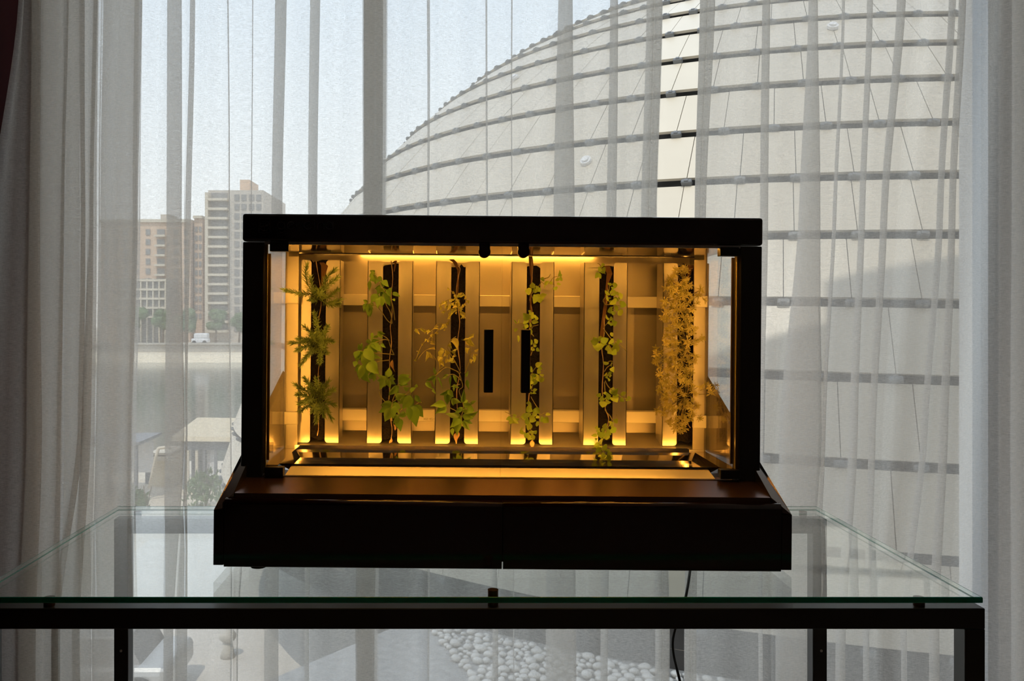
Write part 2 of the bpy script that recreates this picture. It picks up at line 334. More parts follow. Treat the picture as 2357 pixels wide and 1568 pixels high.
# ------------------------------------------------------------------ glass table
TZ = -0.568; TX0, TX1, TY0, TY1 = -0.952, 1.040, 1.70, 2.48
tb = empty('glass_table', (0.053, 2.09, FLOOR), 'long clear glass table with green edge on a black square-tube frame by the curtains', 'table')
g = MB(); g.bbox(TX0, TX1, TY0, TY1, TZ-0.012, TZ, 0.0022, 2)
bm_f = g.f; 
for i, f in enumerate(g.f):
    zs = [g.v[k][2] for k in f]
    flat = max(zs)-min(zs) < 1e-6
    g.m[i] = 0 if flat else (1 if max(zs)-min(zs) < .004 or max(g.v[k][1] for k in f) < TY0 + 0.003 else 2)
g.build('tabletop', [M['tableglass'], M['glassedge'], M['glassside']], tb)
FX0, FX1, FY0, FY1, RT = -0.951, 1.056, 1.72, 2.485, -0.597
g = MB()
g.bbox(FX0, FX1, FY0, FY0+0.04, RT-0.041, RT, 0.0015, 1).build('front_rail', M['blackframe'], tb)
MB().bbox(FX0+0.04, FX1-0.04, FY1-0.04, FY1, RT-0.041, RT, 0.0015, 1).build('rear_rail', M['blackframe'], tb)
for x in (FX0, FX1-0.04):
    MB().bbox(x, x+0.04, FY0+0.04, FY1-0.04, FLOOR+0.10, FLOOR+0.14, 0.0015, 1).build('side_rail', M['blackframe'], tb)
    for y in (FY0, FY1-0.04):
        lg = MB().bbox(x, x+0.04, y, y+0.04, FLOOR+0.002, RT-0.041 if y == FY0 else RT, 0.0015, 1).build('leg', M['blackframe'], tb)
        if y != FY0:
            sp_ = P(279 if x < 0 else 1890, 1498, y)
            MB().sphere((sp_.x, y-0.002, sp_.z), 0.004, 0.003, 0.004, 8, 5).build('screw', M['screw'], lg)
for px in (112, 1135, 2117):
    x = (px-PX)/F*1.735
    MB().cyl((x, 1.738, RT), (0,0,1), 0.0108, (TZ+.003 if px == 1135 else TZ-0.012)-RT, 18).build('standoff', M['standoff'], tb)
for x in (FX0+0.06, FX1-0.06):
    MB().cyl((x, FY1-0.02, RT), (0,0,1), 0.0108, TZ-0.012-RT, 18).build('standoff', M['standoff'], tb)
# power cable
q = [P(1602,1150,2.51), P(1600,1230,2.53), P(1588,1316,2.545), P(1583,1350,2.55), P(1575,1388,2.555), P(1560,1430,2.55), P(1549,1470,2.55), P(1550,1505,2.55), P(1558,1540,2.55), P(1567,1580,2.55), P(1572,1640,2.55), P(1560,1700,2.5)]
def smooth(pts, k=4):
    out = []; n = len(pts)
    for i in range(n-1):
        p0, p1, p2, p3 = pts[max(i-1,0)], pts[i], pts[i+1], pts[min(i+2,n-1)]
        for j in range(k):
            t = j/k
            out.append(0.5*((2*p1) + (p2-p0)*t + (2*p0-5*p1+4*p2-p3)*t*t + (3*p1-p0-3*p2+p3)*t*t*t))
    return out + [pts[-1]]
cb = MB().tube(smooth(q), 0.0042, 8).build('power_cable', M['cable'], None, tuple(q[2]))
tag(cb, 'black power cable hanging from the cabinet down behind the glass table', 'cable')
# ------------------------------------------------------------------ planter cabinet
XC = 0.1075
cab = empty('planter_cabinet', (XC, 2.05, TZ), 'dark brown gloss cabinet planter with glass doors and amber-lit steel interior on the glass table', 'planter')
TILT = 0.0088
def part(mb, name, m, parent=cab): return mb.build(name, m, parent)
YB, YP, YG, YC, YQ = 1.85, 1.95, 2.21, 2.23, 2.345
X = lambda rel: XC + rel
ZB, ZBT = -0.5587, -0.4144
# base
part(MB().box(X(-.590), X(.590), 1.885, 2.37, ZB+0.006, -0.405), 'base_body', M['lacquer'])
for s in (-1, 1):
    a, b = (X(-.5935), X(-.0012)) if s < 0 else (X(.0012), X(.5935))
    r_ = .011; prof = [(1.884, ZB), (YB+.002, ZB), (YB, ZB+.002)] + [(YB + r_ - r_*math.cos(k*math.pi/12), ZBT - r_ + r_*math.sin(k*math.pi/12)) for k in range(7)] + [(1.884, ZBT)]
    bm = MB().prism([(a, y_, z_) for y_, z_ in prof], (b-a, 0, 0))
    for i in range(5, 11): bm.sm[i] = True
    part(bm, 'drawer_front', M['lacquer'])
    x0, x1 = sorted((X(s*.5945), X(s*.6155)))
    part(MB().prism([(x0,YB,ZB+.004),(x0,2.30,ZB+.004),(x0,2.30,-.4375),(x0,YB,-.4375)], (x1-x0,0,0)), 'side_cap', M['lacquer'])
    # gusset rising to the back outside the side glass
    A = Vector((X(s*.6155), YB, -.4375)); T = Vector((X(s*.545), 2.235, -.168))
    B = Vector((X(s*.578), 1.868, -.405)); T2 = Vector((X(s*.5385), 2.24, -.177))
    dn = lambda q, z=-.4375: Vector((q.x, q.y, z))
    A0 = Vector((A.x, A.y, ZB+.004)); T0 = Vector((T.x, T.y, ZB+.004)); B0 = Vector((B.x, B.y, ZB+.004)); T20 = Vector((T2.x, T2.y, ZB+.004))
    vs = [A, T, T2, B, A0, T0, T20, B0]
    part(MB().add(vs, [(0,1,2,3),(4,7,6,5),(0,4,5,1),(1,5,6,2),(2,6,7,3),(3,7,4,0)]), 'side_gusset', M['gusset'])
part(MB().prism([(X(-.576),1.868,-.405),(X(-.576),1.868,-.421),(X(-.576),2.0,-.421),(X(-.576),2.0,-.3855),(X(-.576),1.952,-.3855)], (1.152,0,0)), 'front_apron', M['apron'])
# feet, one trimmed to the tilt each
for s in (-1, 1):
    for y in (1.90, 2.30):
        zb_ = TZ + s*0.530*TILT - (y-1.9)*0.0
        part(MB().cyl((X(s*.530), y, zb_), (0,0,1), 0.0165, 0.004, 20).cyl((X(s*.530), y, zb_+.004), (0,0,1), 0.021, max(.002, ZB+.004-zb_), 20), 'foot', M['black'])
# frame
for s in (-1, 1):
    x0, x1 = sorted((X(s*.5345), X(s*.583)))
    part(MB().bbox(x0, x1, YP, YP+.045, -.3855, .1414, 0.0025, 2), 'front_post', M['post'])
    x0, x1 = sorted((X(s*.5345), X(s*.5365)))
    x0, x1 = sorted((X(s*.5285), X(s*.5345)))
    part(MB().box(x0, x1, YP+.010, YP+.013, -.380, .139), 'door_seal', M['dooredge'])
    part(MB().box(x0, x1, YP+.040, YP+.046, -.355, .118), 'led_channel', M['standoff'])
    part(MB().box(x0+.0008, x1-.0008, YP+.046, YP+.0475, -.350, .112), 'led_strip', M['led_side'])
    # side glass
    x0, x1 = sorted((X(s*.532), X(s*.536)))
    part(MB().box(x0, x1, YP+.05, YG, -.362, .139), 'side_glass', M['doorglass'])
    # steel corner of the back box
    x0, x1 = sorted((X(s*.5285), X(s*.5365)))
    part(MB().box(x0, x1, YG, YQ, -.362, .145), 'back_box_side', M['backsteel'])
    part(MB().box(*sorted((X(s*.5285), X(s*.502))), YG-.004, YG-.001, -.362, .124), 'corner_strip', M['backsteel'])
    for z0, z1 in ((.004,.033), (-.302,-.270)):
        part(MB().bbox(*sorted((X(s*.5345), X(s*.500))), YG-.013, YG-.004, z0, z1, .002, 2), 'rail_bracket', M['railsteel'])
lid = MB(); lid.bbox(X(-.5835), X(.5835), YP-.004, 2.40, .1424, .205, 0.006, 3)
lid = part(lid, 'lid', M['lacquer'])
part(MB().prism([(X(-.533),YP+.040,.1395),(X(-.533),2.196,.1312),(X(-.533),2.196,.1328),(X(-.533),YP+.040,.1411)], (1.066,0,0)), 'inner_ceiling', M['mirror'])
part(MB().box(X(-.500), X(.500), 2.197, 2.202, .1288, .1390), 'light_cove', M['lacquer'])
part(MB().box(X(-.535), X(.535), YP+.002, YP+.011, .1365, .1423), 'door_rail', M['steel'])
part(MB().box(X(-.535), X(.535), YP+.002, 2.03, -.388, -.3845), 'door_sill', M['apron'])
part(MB().box(X(-.50), X(.50), YP+.016, YP+.036, .1402, .1418), 'led_strip', M['led_front'])
part(MB().box(X(-.36), X(.27), 2.326, 2.333, .1375, .1415), 'led_strip', M['led_top'])
part(MB().box(X(-.5345), X(.5345), YQ, YQ+.004, -.362, .145).box(X(-.5345), X(.5345), 2.20, YQ, .142, .1445), 'back_panel', M['backsteel'])
for z0, z1 in ((.0015,.031), (-.304,-.2735)):
    r = part(MB().bbox(X(-.5285), X(.5285), 2.300, 2.331, z0, z1, .001, 1), 'cross_rail', M['railsteel'])
    LOWRAIL = r
# floor, tray and cove for the lower light
part(MB().box(X(-.5345), X(-.503), YP+.018, 2.19, -.366, -.362).box(X(.503), X(.5345), YP+.018, 2.19, -.366, -.362).box(X(-.5345), X(.5345), 2.187, 2.23, -.366, -.362), 'inner_floor', M['mirror'])
x0, x1, xa, xb = X(-.503), X(.503), X(-.484), X(.484)
yf, yfb, yb, ybb = 1.985, 2.00, 2.187, 2.15
zt, zb = -.362, -.3765
tv = [(x0,yf,zt),(x1,yf,zt),(x1,yb,zt),(x0,yb,zt),(xa,yfb,zb),(xb,yfb,zb),(xb,ybb,zb),(xa,ybb,zb)]
tv += [(p[0],p[1],p[2]-.0015) for p in tv]
tf = [(0,1,5,4),(1,2,6,5),(2,3,7,6),(3,0,4,7),(4,5,6,7)]
part(MB().add(tv, tf + [tuple(i+8 for i in f[::-1]) for f in tf]), 'drip_tray', M['mirror'])
fl = [(X(-.486),1.9625,-.384),(X(.486),1.9625,-.384),(X(.484),1.9665,-.381),(X(.476),1.987,-.3665),(X(.468),1.988,-.3655),(X(-.468),1.988,-.3655),(X(-.476),1.987,-.3665),(X(-.484),1.9665,-.381)]
part(MB().prism(fl, (0, .0012, -.0012)), 'tray_lip', M['lipsteel'])
part(MB().box(X(-.505), X(.488), 2.186, 2.189, -.3625, -.3515), 'light_cove', M['mirror'])
part(MB().box(X(-.500), X(.484), 2.193, 2.198, -.3580, -.3535), 'led_strip', M['led_low'])
part(MB().prism([(X(-.5285),2.2025,-.3575),(X(-.5285),YQ-.001,-.336),(X(-.5285),YQ-.001,-.340),(X(-.5285),2.2025,-.3615)], (1.057,0,0)), 'sloped_floor', M['backsteel'])
dr = P(1433, 1071, 2.02)
part(MB().tube([dr + Vector((.012*math.cos(a), .006*math.sin(a), -.0005)) for a in [i*math.pi/6 for i in range(13)]], .0009, 5).tube([dr+Vector((-.006,0,0)), dr+Vector((.006,0,0))], .0009, 5).tube([dr+Vector((0,-.004,0)), dr+Vector((0,.004,.0))], .0009, 5), 'drain_grate', M['black'])
# glass doors
for s in (-1, 1):
    x0, x1 = sorted((X(s*.0008), X(s*.528)))
    g = MB().box(x0, x1, YP+.004, YP+.009, -.383, .1365)
    for i, f in enumerate(g.f):
        ys = [g.v[k][1] for k in f]; g.m[i] = 0 if max(ys)-min(ys) < 1e-6 else 1
    d = part(g, 'glass_door', [M['doorglass'], M['dooredge']])
    hx = P(1120 if s < 0 else 1205, 830, YP)
    zt_, zb_ = (PY-758)/F*YP, (PY-903)/F*YP
    part(MB().bbox(hx.x-.0102, hx.x+.0102, YP-.016, YP+.0038, zb_, zt_, .0012, 1), 'door_handle', M['black'], d)
    for px0, px1, py0, py1 in ((622,666,557,579),(610,653,1075,1097)) if s < 0 else ((1656,1700,569,590),(1657,1702,1081,1102)):
        a = P(px0, py1, YP); b = P(px1, py0, YP); off = (1311-(py0+py1)/2)*TILT*YP/F
        part(MB().bbox(a.x-off, b.x-off, YP-.006, YP+.016, a.z+(px0-1155)*TILT*YP/F, b.z+(px0-1155)*TILT*YP/F, .0016, 2), 'hinge', M['black'], d)
    cx = P(1115 if s < 0 else 1205, 580, YP); cx.x -= .006; cx.z += (-.0004 if s < 0 else .0004)
    part(MB().bbox(cx.x-.0125, cx.x+.0125, YP-.004, YP+.02, cx.z+.004, .1420, .001, 1).cyl((cx.x, YP-.008, cx.z), (0,1,0), .0135, .024, 24), 'magnetic_catch', M['black'], d)
# growing channels
CH = [(683,716,750,783), (846,881,917,950), (1003,1038,1071,1104), (1177,1212,1243,1275), (1344,1379,1412,1444), (1526,1560,1598,1631)]
OFFX = (1311-810)*TILT
def flange(mb, xo, xi, z0, z1, y, r=.008, t=.0016):
    """flat lip with its two inner corners rounded; xo outer, xi inner edge"""
    s = 1 if xi > xo else -1; pts = [(xo, z0), (xi - s*r, z0)]
    for k in range(1, 6): a = k*math.pi/10; pts.append((xi - s*r + s*r*math.sin(a), z0 + r - r*math.cos(a)))
    pts.append((xi, z1-r))
    for k in range(1, 6): a = k*math.pi/10; pts.append((xi - s*r + s*r*math.cos(a), z1 - r + r*math.sin(a)))
    pts.append((xo, z1))
    mb.prism([(p[0], y, p[1]) for p in pts], (0, t, 0))
SOILX = []
for n, (a, b, c, d) in enumerate(CH):
    k = YC/F; xs = [(q - OFFX - PX)*k for q in (a, b, c, d)]
    z1 = .1165 if n != 5 else .1165; z0 = -.352
    m = MB(); flange(m, xs[0], xs[1], z0, z1, YC); flange(m, xs[3], xs[2], z0, z1, YC)
    m.box(xs[0], xs[0]+.0016, YC, 2.2985, z0, z1).box(xs[3]-.0016, xs[3], YC, 2.2985, z0, z1)
    m.box(xs[0]+.0016, xs[3]-.0016, 2.2965, 2.2985, z0, z1)
    ch = part(m, 'growing_channel', M['steel'])
    # felt substrate: ragged, slightly bulging
    sm = MB(); nx, nz = 6, 46; vs = []
    zt0, zb0 = z1 - (.004 if n in (0, 5) else .012), z0 + .012
    for j in range(nz+1):
        for i in range(nx+1):
            u = i/nx; z = zb0 + (zt0-zb0)*j/nz
            if j in (0, nz): z += random.uniform(-.006, .006)
            vs.append((xs[1]-.003 + (xs[2]-xs[1]+.006)*u, YC+.006 - .004*math.sin(math.pi*u) + random.uniform(-.0012, .0012), z))
    fs = [(j*(nx+1)+i, j*(nx+1)+i+1, (j+1)*(nx+1)+i+1, (j+1)*(nx+1)+i) for j in range(nz) for i in range(nx)]
    b0 = len(vs); vs += [(xs[1]-.003, 2.29, zb0), (xs[2]+.003, 2.29, zb0), (xs[2]+.003, 2.29, zt0), (xs[1]-.003, 2.29, zt0)]
    bot = list(range(0, nx+1)); topr = [nz*(nx+1)+i for i in range(nx+1)]
    lft = [j*(nx+1) for j in range(nz+1)]; rgt = [j*(nx+1)+nx for j in range(nz+1)]
    fs += [tuple(bot[::-1]+[b0, b0+1]), tuple(topr+[b0+2, b0+3]), tuple(lft+[b0+3, b0]), tuple(rgt[::-1]+[b0+1, b0+2]), (b0, b0+3, b0+2, b0+1)]
    sb = sm.add(vs, fs, 0, False); part(sb, 'soil_strip', M['soil'], ch)
    SOILX.append(((xs[1]+xs[2])/2, zt0, zb0, ch))
# pale roots and brown felt folds down the channels
ROOT = {0: [(728,600),(732,625),(738,660),(740,700),(735,730),(733,750),(740,790),(737,830),(733,862),(736,905),(733,960),(734,985),(731,1003)],
        1: [(901,600),(905,640),(901,680),(904,720),(899,750),(902,790),(897,830),(900,880),(895,930),(903,985),(901,1012)],
        2: [(1054,608),(1060,620),(1055,640),(1051,680),(1059,740),(1054,790),(1060,850),(1052,900),(1054,960),(1052,1010)],
        3: [(1224,595),(1226,640),(1221,690),(1226,720),(1219,760),(1217,830),(1222,880),(1217,930),(1224,1000),(1228,1020)],
        4: [(1400,618),(1397,650),(1400,680),(1391,720),(1392,760),(1386,800),(1390,840),(1387,900),(1394,940),(1402,965),(1393,1000)],
        5: [(1596,618),(1583,622),(1577,640),(1583,660),(1577,700),(1588,740),(1582,800),(1590,850),(1584,900),(1572,950),(1590,985)]}
def derot(px, py):                       # picture point -> same point before the cabinet's slight tilt
    return px - (1311-py)*TILT, py - (px-1155)*TILT
for n, pts in ROOT.items():
    q = smooth([P(*derot(*p), 2.2285) for p in pts], 3)
    part(MB().tube(q, [.0011 + .0004*math.sin(i*1.3) for i in range(len(q))], 5), 'root', M['twine'], SOILX[n][3])
FOLD = {0: [(741,604,10),(748,612,16),(744,640,8),(741,662,2)], 2: [(1040,597,12),(1048,604,9),(1056,622,5),(1054,680,2)], 3: [(1222,590,9),(1224,612,10),(1224,640,3),(1219,860,5),(1218,900,3)],
        4: [(1398,612,13),(1404,630,13),(1398,655,5),(1396,690,8),(1391,730,8),(1386,770,9),(1383,800,3)], 5: [(1584,618,16),(1592,610,14),(1585,640,5)], 1: [(905,606,6),(912,600,5),(908,625,2)]}
for n, pts in FOLD.items():
    vs = []; 
    for (x, y, wd) in pts:
        for sgn in (-1, 1):
            p = P(*derot(x+sgn*wd/2, y), 2.2275 + .002*sgn); vs += [p, p + Vector((0,.0016,0))]
    fs = []
    for i in range(len(pts)-1):
        b = 4*i; fs += [(b, b+2, b+6, b+4), (b+1, b+5, b+7, b+3), (b, b+4, b+5, b+1), (b+2, b+3, b+7, b+6)]
    e = 4*(len(pts)-1); fs += [(0,1,3,2), (e, e+2, e+3, e+1)]
    part(MB().add(vs, fs), 'felt_fold', M['felt'], SOILX[n][3])
# raised emblem and lettering on the lid
YL = YP - .0052
def stroke(pts, r=.0007): return [P(*derot(*p), YL) for p in pts], r
def arc(cx, cy, r, a0, a1, n=12): return [(cx + r*math.cos(math.radians(a0+(a1-a0)*i/n)), cy + r*math.sin(math.radians(a0+(a1-a0)*i/n))) for i in range(n+1)]
L = MB()
def S(*pts): q, r = stroke(pts); L.tube(q, r, 5)
S((597,503),(596,506),(596,534),(598,536),(621,536),(622,534),(622,505),(620,503),(597,503))
S(*arc(603,518,4.5,0,360)); S(*arc(615,515,5,0,360)); S((609,532),(609,522),(604,518)); S((609,522),(616,516)); S(*arc(609,521,10,20,160))
L1 = MB(); EMB = L; L = L1
S(*arc(647,519,8.5,0,360)); S((655.5,511),(655.5,528),*arc(648,528,7.5,0,120,8))
for ex in (670, 709): S((ex-7,522),(ex+7,514)); S(*arc(ex,519,8.5,-40,-330,14))
S((683,528),(683,519),*arc(690,519,7,180,360),(697,528))
S((724,511),(724,528)); S((724,506),(724,507.5))
S((732,528),(732,519),*arc(739,519,7,180,360),(746,528))
S(*arc(758,519,8.5,0,360)); S((766.5,511),(766.5,528))
part(EMB, 'emblem', M['black'], lid); part(L1, 'lettering', M['black'], lid)
# printed mark on the lower rail
T = MB(); x = 976.5
for ch in 'HGE-EG1V':
    segs = {'H': [(0,0,0,1),(1,0,1,1),(0,.5,1,.5)], 'G': [(0,0,0,1),(0,0,1,0),(0,1,1,1),(1,.5,1,1)], 'E': [(0,0,0,1),(0,0,1,0),(0,.5,1,.5),(0,1,1,1)], '-': [(0,.5,1,.5)],
            '1': [(.5,0,.5,1)], 'V': [(0,0,.5,1),(1,0,.5,1)]}[ch]
    for (a, b, c, d) in segs:
        p, r = [P(*derot(x+a*2.2, 962.5+b*4), 2.2996), P(*derot(x+c*2.2, 962.5+d*4), 2.2996)], .0003
        T.tube(p, r, 3)
    x += 3.6
part(T, 'printed_mark', M['standoff'], LOWRAIL)
cab.rotation_euler = (0, TILT, 0)
# ------------------------------------------------------------------ plants
def leaf_mesh(name, W_=0.5, point=1.0, fold=0.25, curl=0.2, twist=0.0, wave=0.0, m=None):
    """unit leaf along +X, width W_ across Y, face towards +Z; folded on its midrib"""
    mb = MB(); nu, nv = 8, 4; vs = []
    for i in range(nu+1):
        t = i/nu; prof = (math.sin(math.pi*min(1, t**0.72)) ** (0.75 + 0.35*point)) if 0 < t < 1 else 0.02
        for j in range(nv+1):
            s = -1 + 2*j/nv; y = s*prof*0.5
            z = fold*abs(s)*prof*0.5 - curl*t*t*0.5 + wave*0.06*math.sin(9*t+2*s)
            a = twist*t; vs.append((t, y*math.cos(a) - z*math.sin(a), y*math.sin(a) + z*math.cos(a)))
    fs = [(i*(nv+1)+j, i*(nv+1)+j+1, (i+1)*(nv+1)+j+1, (i+1)*(nv+1)+j) for i in range(nu) for j in range(nv)]
    return mb.add(vs, fs, 0, True).mesh(name, m)
M['basil'] = leaf_mat('basil_leaf', (0.13,0.27,0.035), (0.25,0.42,0.06), 0.38)
M['wilt'] = leaf_mat('wilted_leaf', (0.40,0.44,0.10), (0.56,0.52,0.17), 0.35)
M['mint'] = leaf_mat('small_round_leaf', (0.24,0.40,0.045), (0.42,0.55,0.08), 0.42)
M['dry'] = leaf_mat('dry_leaf', (0.42,0.26,0.14), (0.50,0.32,0.18), 0.3)
M['stem'] = mat('green_stem', (0.26,0.24,0.10), 0.6, noise_scale=60, noise_amt=0.25)
M['rose'] = mat('rosemary_needles', (0.20,0.29,0.085), 0.6, noise_scale=30, noise_amt=0.35)
M['thyme'] = leaf_mat('pale_grey_green_sprig', (0.36,0.34,0.11), (0.55,0.49,0.19), 0.25)
LM = {'b': [leaf_mesh('basil_leaf', .5, 1, f, c, t, w, M['basil']) for f, c, t, w in ((.25,.2,0,.5),(.5,.5,.3,.6),(.1,.7,-.3,.8))],
      'w': [leaf_mesh('wilted_leaf', .5, 1.3, f, c, t, w, M['wilt']) for f, c, t, w in ((.9,.6,.8,1),(1.2,.9,-1,1.2),(.7,.3,.5,.7))],
      'm': [leaf_mesh('small_leaf', .5, .25, f, c, t, w, M['mint']) for f, c, t, w in ((.15,.15,0,.3),(.35,.3,.2,.4),(.2,-.2,-.2,.4))],
      'd': [leaf_mesh('dry_leaf', .5, .8, .6, .3, .3, .8, M['dry'])]}
prnd = random.Random(11)
def leaf(kind, parent, B, T, wpx, Yr, roll=None):
    Y1 = Yr; Y2 = Yr + prnd.uniform(-.02, .008)
    b = P(*B, Y1); t = P(*T, Y2); d = t - b; ln = d.length
    if ln < 1e-4: return
    dx = d.normalized(); n = Vector((0,-1,0)); n = (n - dx*n.dot(dx)).normalized()
    n = Matrix.Rotation(prnd.uniform(-.7, .7) if roll is None else roll, 3, dx) @ n
    yv = n.cross(dx); wd = wpx/F*Yr*(1.75 if kind == 'w' else 1.3)
    mtx = Matrix(((dx.x*ln, yv.x*wd, n.x*ln*.8, 0), (dx.y*ln, yv.y*wd, n.y*ln*.8, 0), (dx.z*ln, yv.z*wd, n.z*ln*.8, 0), (0,0,0,1)))
    o = bpy.data.objects.new('leaf', prnd.choice(LM[kind])); COL.objects.link(o); o.parent = parent
    pl = world_loc(parent); mtx.translation = b - pl; o.matrix_basis = mtx
def plant(name, label, cat, kind, org, sc, leaves, stems, yr=(2.13, 2.20), r=.0013, root=None, dry=()):
    ox, oy = org; c = lambda x, y: (ox + x/sc, oy + y/sc)
    lp = root or c(*stems[0][0])
    t = empty(name, P(*lp, 2.228), label, cat)
    for st in stems:
        n = len(st); pts = [P(*c(*q), 2.228 - (2.228 - sum(yr)/2)*min(1, i/max(1, n-1)*1.3)) for i, q in enumerate(st)]
        pts = smooth(pts, 4)
        MB().tube(pts, [r*(1 - .45*i/len(pts)) for i in range(len(pts))], 5).build('stem', M['stem'], t)
    for (a, b, e, f, wd) in leaves:
        leaf(kind, t, c(a, b), c(e, f), wd/sc, prnd.uniform(*yr))
        if kind != 'w' and wd > 68:          # a second leaf of the pair, turned aside behind it
            g = prnd.choice((-1, 1))*prnd.uniform(.5, .95); dx, dy = e-a, f-b; q = prnd.uniform(.6, .85)
            leaf(kind, t, c(a, b), c(a + q*(dx*math.cos(g) - dy*math.sin(g)), b + q*(dx*math.sin(g) + dy*math.cos(g))), wd*.8/sc, yr[1] + .012)
    for (a, b, e, f, wd) in dry: leaf('d', t, c(a, b), c(e, f), wd/sc, 2.215)
    return t
Z2 = ((800,590), 6.815); Z3 = ((800,790), 6.272)
plant('basil_plant', 'leafy basil plant, uppermost of the three in the second channel from the left', 'plant', 'b', *Z2,
  [(430,260,345,290,70),(470,330,345,380,90),(350,380,340,545,50),(480,320,550,400,60),(540,390,640,465,80),(500,380,450,410,40),(520,470,450,610,70),(460,590,365,730,95),(500,640,470,790,80),(530,630,550,800,70),(580,560,660,775,115),(600,520,690,640,60),(650,500,690,560,60),(700,575,812,610,60),(710,670,740,700,40),(320,720,245,690,60),(310,740,238,860,65),(320,750,340,930,85),(330,760,370,960,50),(350,740,420,775,45),(400,290,350,330,70),(560,500,520,560,70)],
  [[(690,1060),(620,1000),(540,880),(460,790),(340,740)],[(690,1060),(690,930),(700,780),(660,640),(560,520),(480,360),(400,280)],[(700,1050),(670,880),(610,770),(560,600)],[(740,1000),(715,800),(680,680),(640,540)]])
plant('basil_plant', 'bushy basil plant spreading left, middle of the second channel from the left', 'plant', 'b', *Z3,
  [(200,100,150,20,50),(200,90,200,0,50),(240,90,400,250,125),(200,110,120,270,95),(220,120,330,440,115),(190,120,230,300,85),(300,280,440,440,135),(200,320,210,540,115),(210,330,130,480,85),(250,420,300,578,115),(330,430,400,520,85),(400,440,370,560,60),(300,30,420,130,90),(340,0,495,90,100),(480,10,545,65,40),(150,110,110,230,80),(120,260,100,340,60),(300,150,390,290,90),(260,300,330,420,90),(430,-110,380,-60,60),(435,-165,540,-120,70),(350,-150,350,-30,35),(310,-60,300,30,60)],
  [[(670,165),(560,155),(440,145),(300,130),(200,110)],[(600,245),(480,260),(400,280),(300,330)],[(670,165),(620,60),(580,-60),(500,-110)],[(600,-40),(520,-50),(400,-10),(330,0)]])
plant('basil_plant', 'basil plant drooping over the right flange, lowest in the second channel from the left', 'plant', 'b', *Z3,
  [(590,510,415,500,95),(600,490,600,350,75),(610,480,672,465,40),(600,515,690,600,80),(590,520,610,662,60),(560,520,520,640,50),(540,530,438,670,75),(700,610,605,765,85),(740,560,890,455,115),(740,555,910,520,100),(810,660,892,650,60),(690,770,830,740,80),(640,860,478,905,105),(630,920,540,1140,115),(650,880,760,930,75),(690,900,650,1090,75),(880,760,760,900,100),(910,750,800,965,125),(950,900,985,1205,145),(870,920,905,1115,95),(740,1060,660,1170,85),(750,1090,760,1272,95),(975,750,1065,870,60),(830,1000,740,1060,75),(900,700,960,640,60),(980,640,1000,590,40)],
  [[(640,1120),(630,1000),(640,900),(650,850)],[(600,810),(605,700),(600,600),(590,510)],[(650,830),(700,700),(720,610),(800,560)],[(650,850),(760,780),(860,730),(930,690),(990,640)],[(720,1000),(800,930),(900,800),(920,700)],[(540,840),(480,770),(450,690)],[(950,910),(1040,850),(1070,865)]], dry=[(660,1170,692,1268,25),(640,1380,600,1450,30),(650,240,670,415,45)])
Z5 = ((940,640), 7.126); Z6 = ((960,820), 7.13)
wl = []
STW = [[(790,560),(780,470),(770,380),(800,290),(850,250),(890,250),(930,310),(965,380)],[(965,385),(900,450),(870,530),(900,600),(940,690)],[(770,355),(680,355),(600,385),(540,410),(520,450),(540,490)],[(770,390),(690,430),(640,490),(560,550)],[(760,480),(690,590),(670,680),(610,770),(590,840)],[(690,700),(560,800),(340,990),(250,1070),(180,1180),(140,1290),(110,1340)],[(600,760),(480,760),(420,830),(350,880),(270,850),(190,830),(120,860)],[(390,870),(390,1000),(385,1060)],[(800,300),(740,250),(705,210)],[(820,360),(850,450),(830,540)],[(600,390),(640,470),(690,480)]]
for st in STW:
    for k in range(len(st)-1):
        for _ in range(2):
            u = prnd.random(); x = st[k][0]+(st[k+1][0]-st[k][0])*u; y = st[k][1]+(st[k+1][1]-st[k][1])*u; a = prnd.uniform(0, 6.28); l = prnd.uniform(30, 62)
            wl.append((x, y, x + l*math.cos(a), y + l*abs(math.sin(a))*.8 + 12, prnd.uniform(18, 32)))
wl += [(790,380,830,520,45),(800,420,760,560,40),(740,520,700,610,40),(870,540,930,660,45),(560,550,590,600,40),(640,170,680,190,30)]
plant('basil_plant', 'withered basil plant of arching curled stems at the top of the third channel', 'plant', 'w', *Z5, wl, STW, r=.0014)
plant('basil_plant', 'wilting basil plant with limp hanging leaves in the middle of the third channel', 'plant', 'w', *Z5,
  [(710,1030,825,1145,75),(700,1070,700,1175,45),(690,1200,820,1165,50),(600,1180,485,1235,50),(610,1180,600,1310,65),(590,1200,500,1340,65),(640,1200,640,1335,55),(560,1300,500,1490,32),(1000,970,895,1035,32),(1000,960,1100,912,36),(1000,980,1092,1135,65),(990,990,955,1065,60),(1000,1000,1040,1135,65),(1090,1180,1120,1230,50),(1080,1240,1110,1300,45),(1060,1300,1090,1370,40),(1050,1340,1020,1400,40),(970,1150,960,1230,45),(350,1220,395,1325,52),(290,1210,300,1372,36),(740,1260,780,1290,45),(710,1320,670,1370,45),(720,1340,760,1390,40),(520,1300,490,1360,40),(640,1330,610,1400,40),(540,1400,580,1430,40),(430,1160,330,1160,24)],
  [[(860,1560),(780,1400),(720,1290),(670,1200),(640,1130),(700,1020),(780,960)],[(920,1560),(990,1400),(1015,1250),(1010,1120),(1000,970)],[(820,1540),(700,1490),(600,1450),(540,1410),(470,1350),(360,1240)],[(540,1400),(570,1300),(610,1190)],[(1010,1270),(1060,1230),(1100,1180)],[(560,1460),(510,1500),(470,1570),(420,1620)],[(350,1160),(280,1190),(220,1250),(160,1330)]], root=(1058,860))
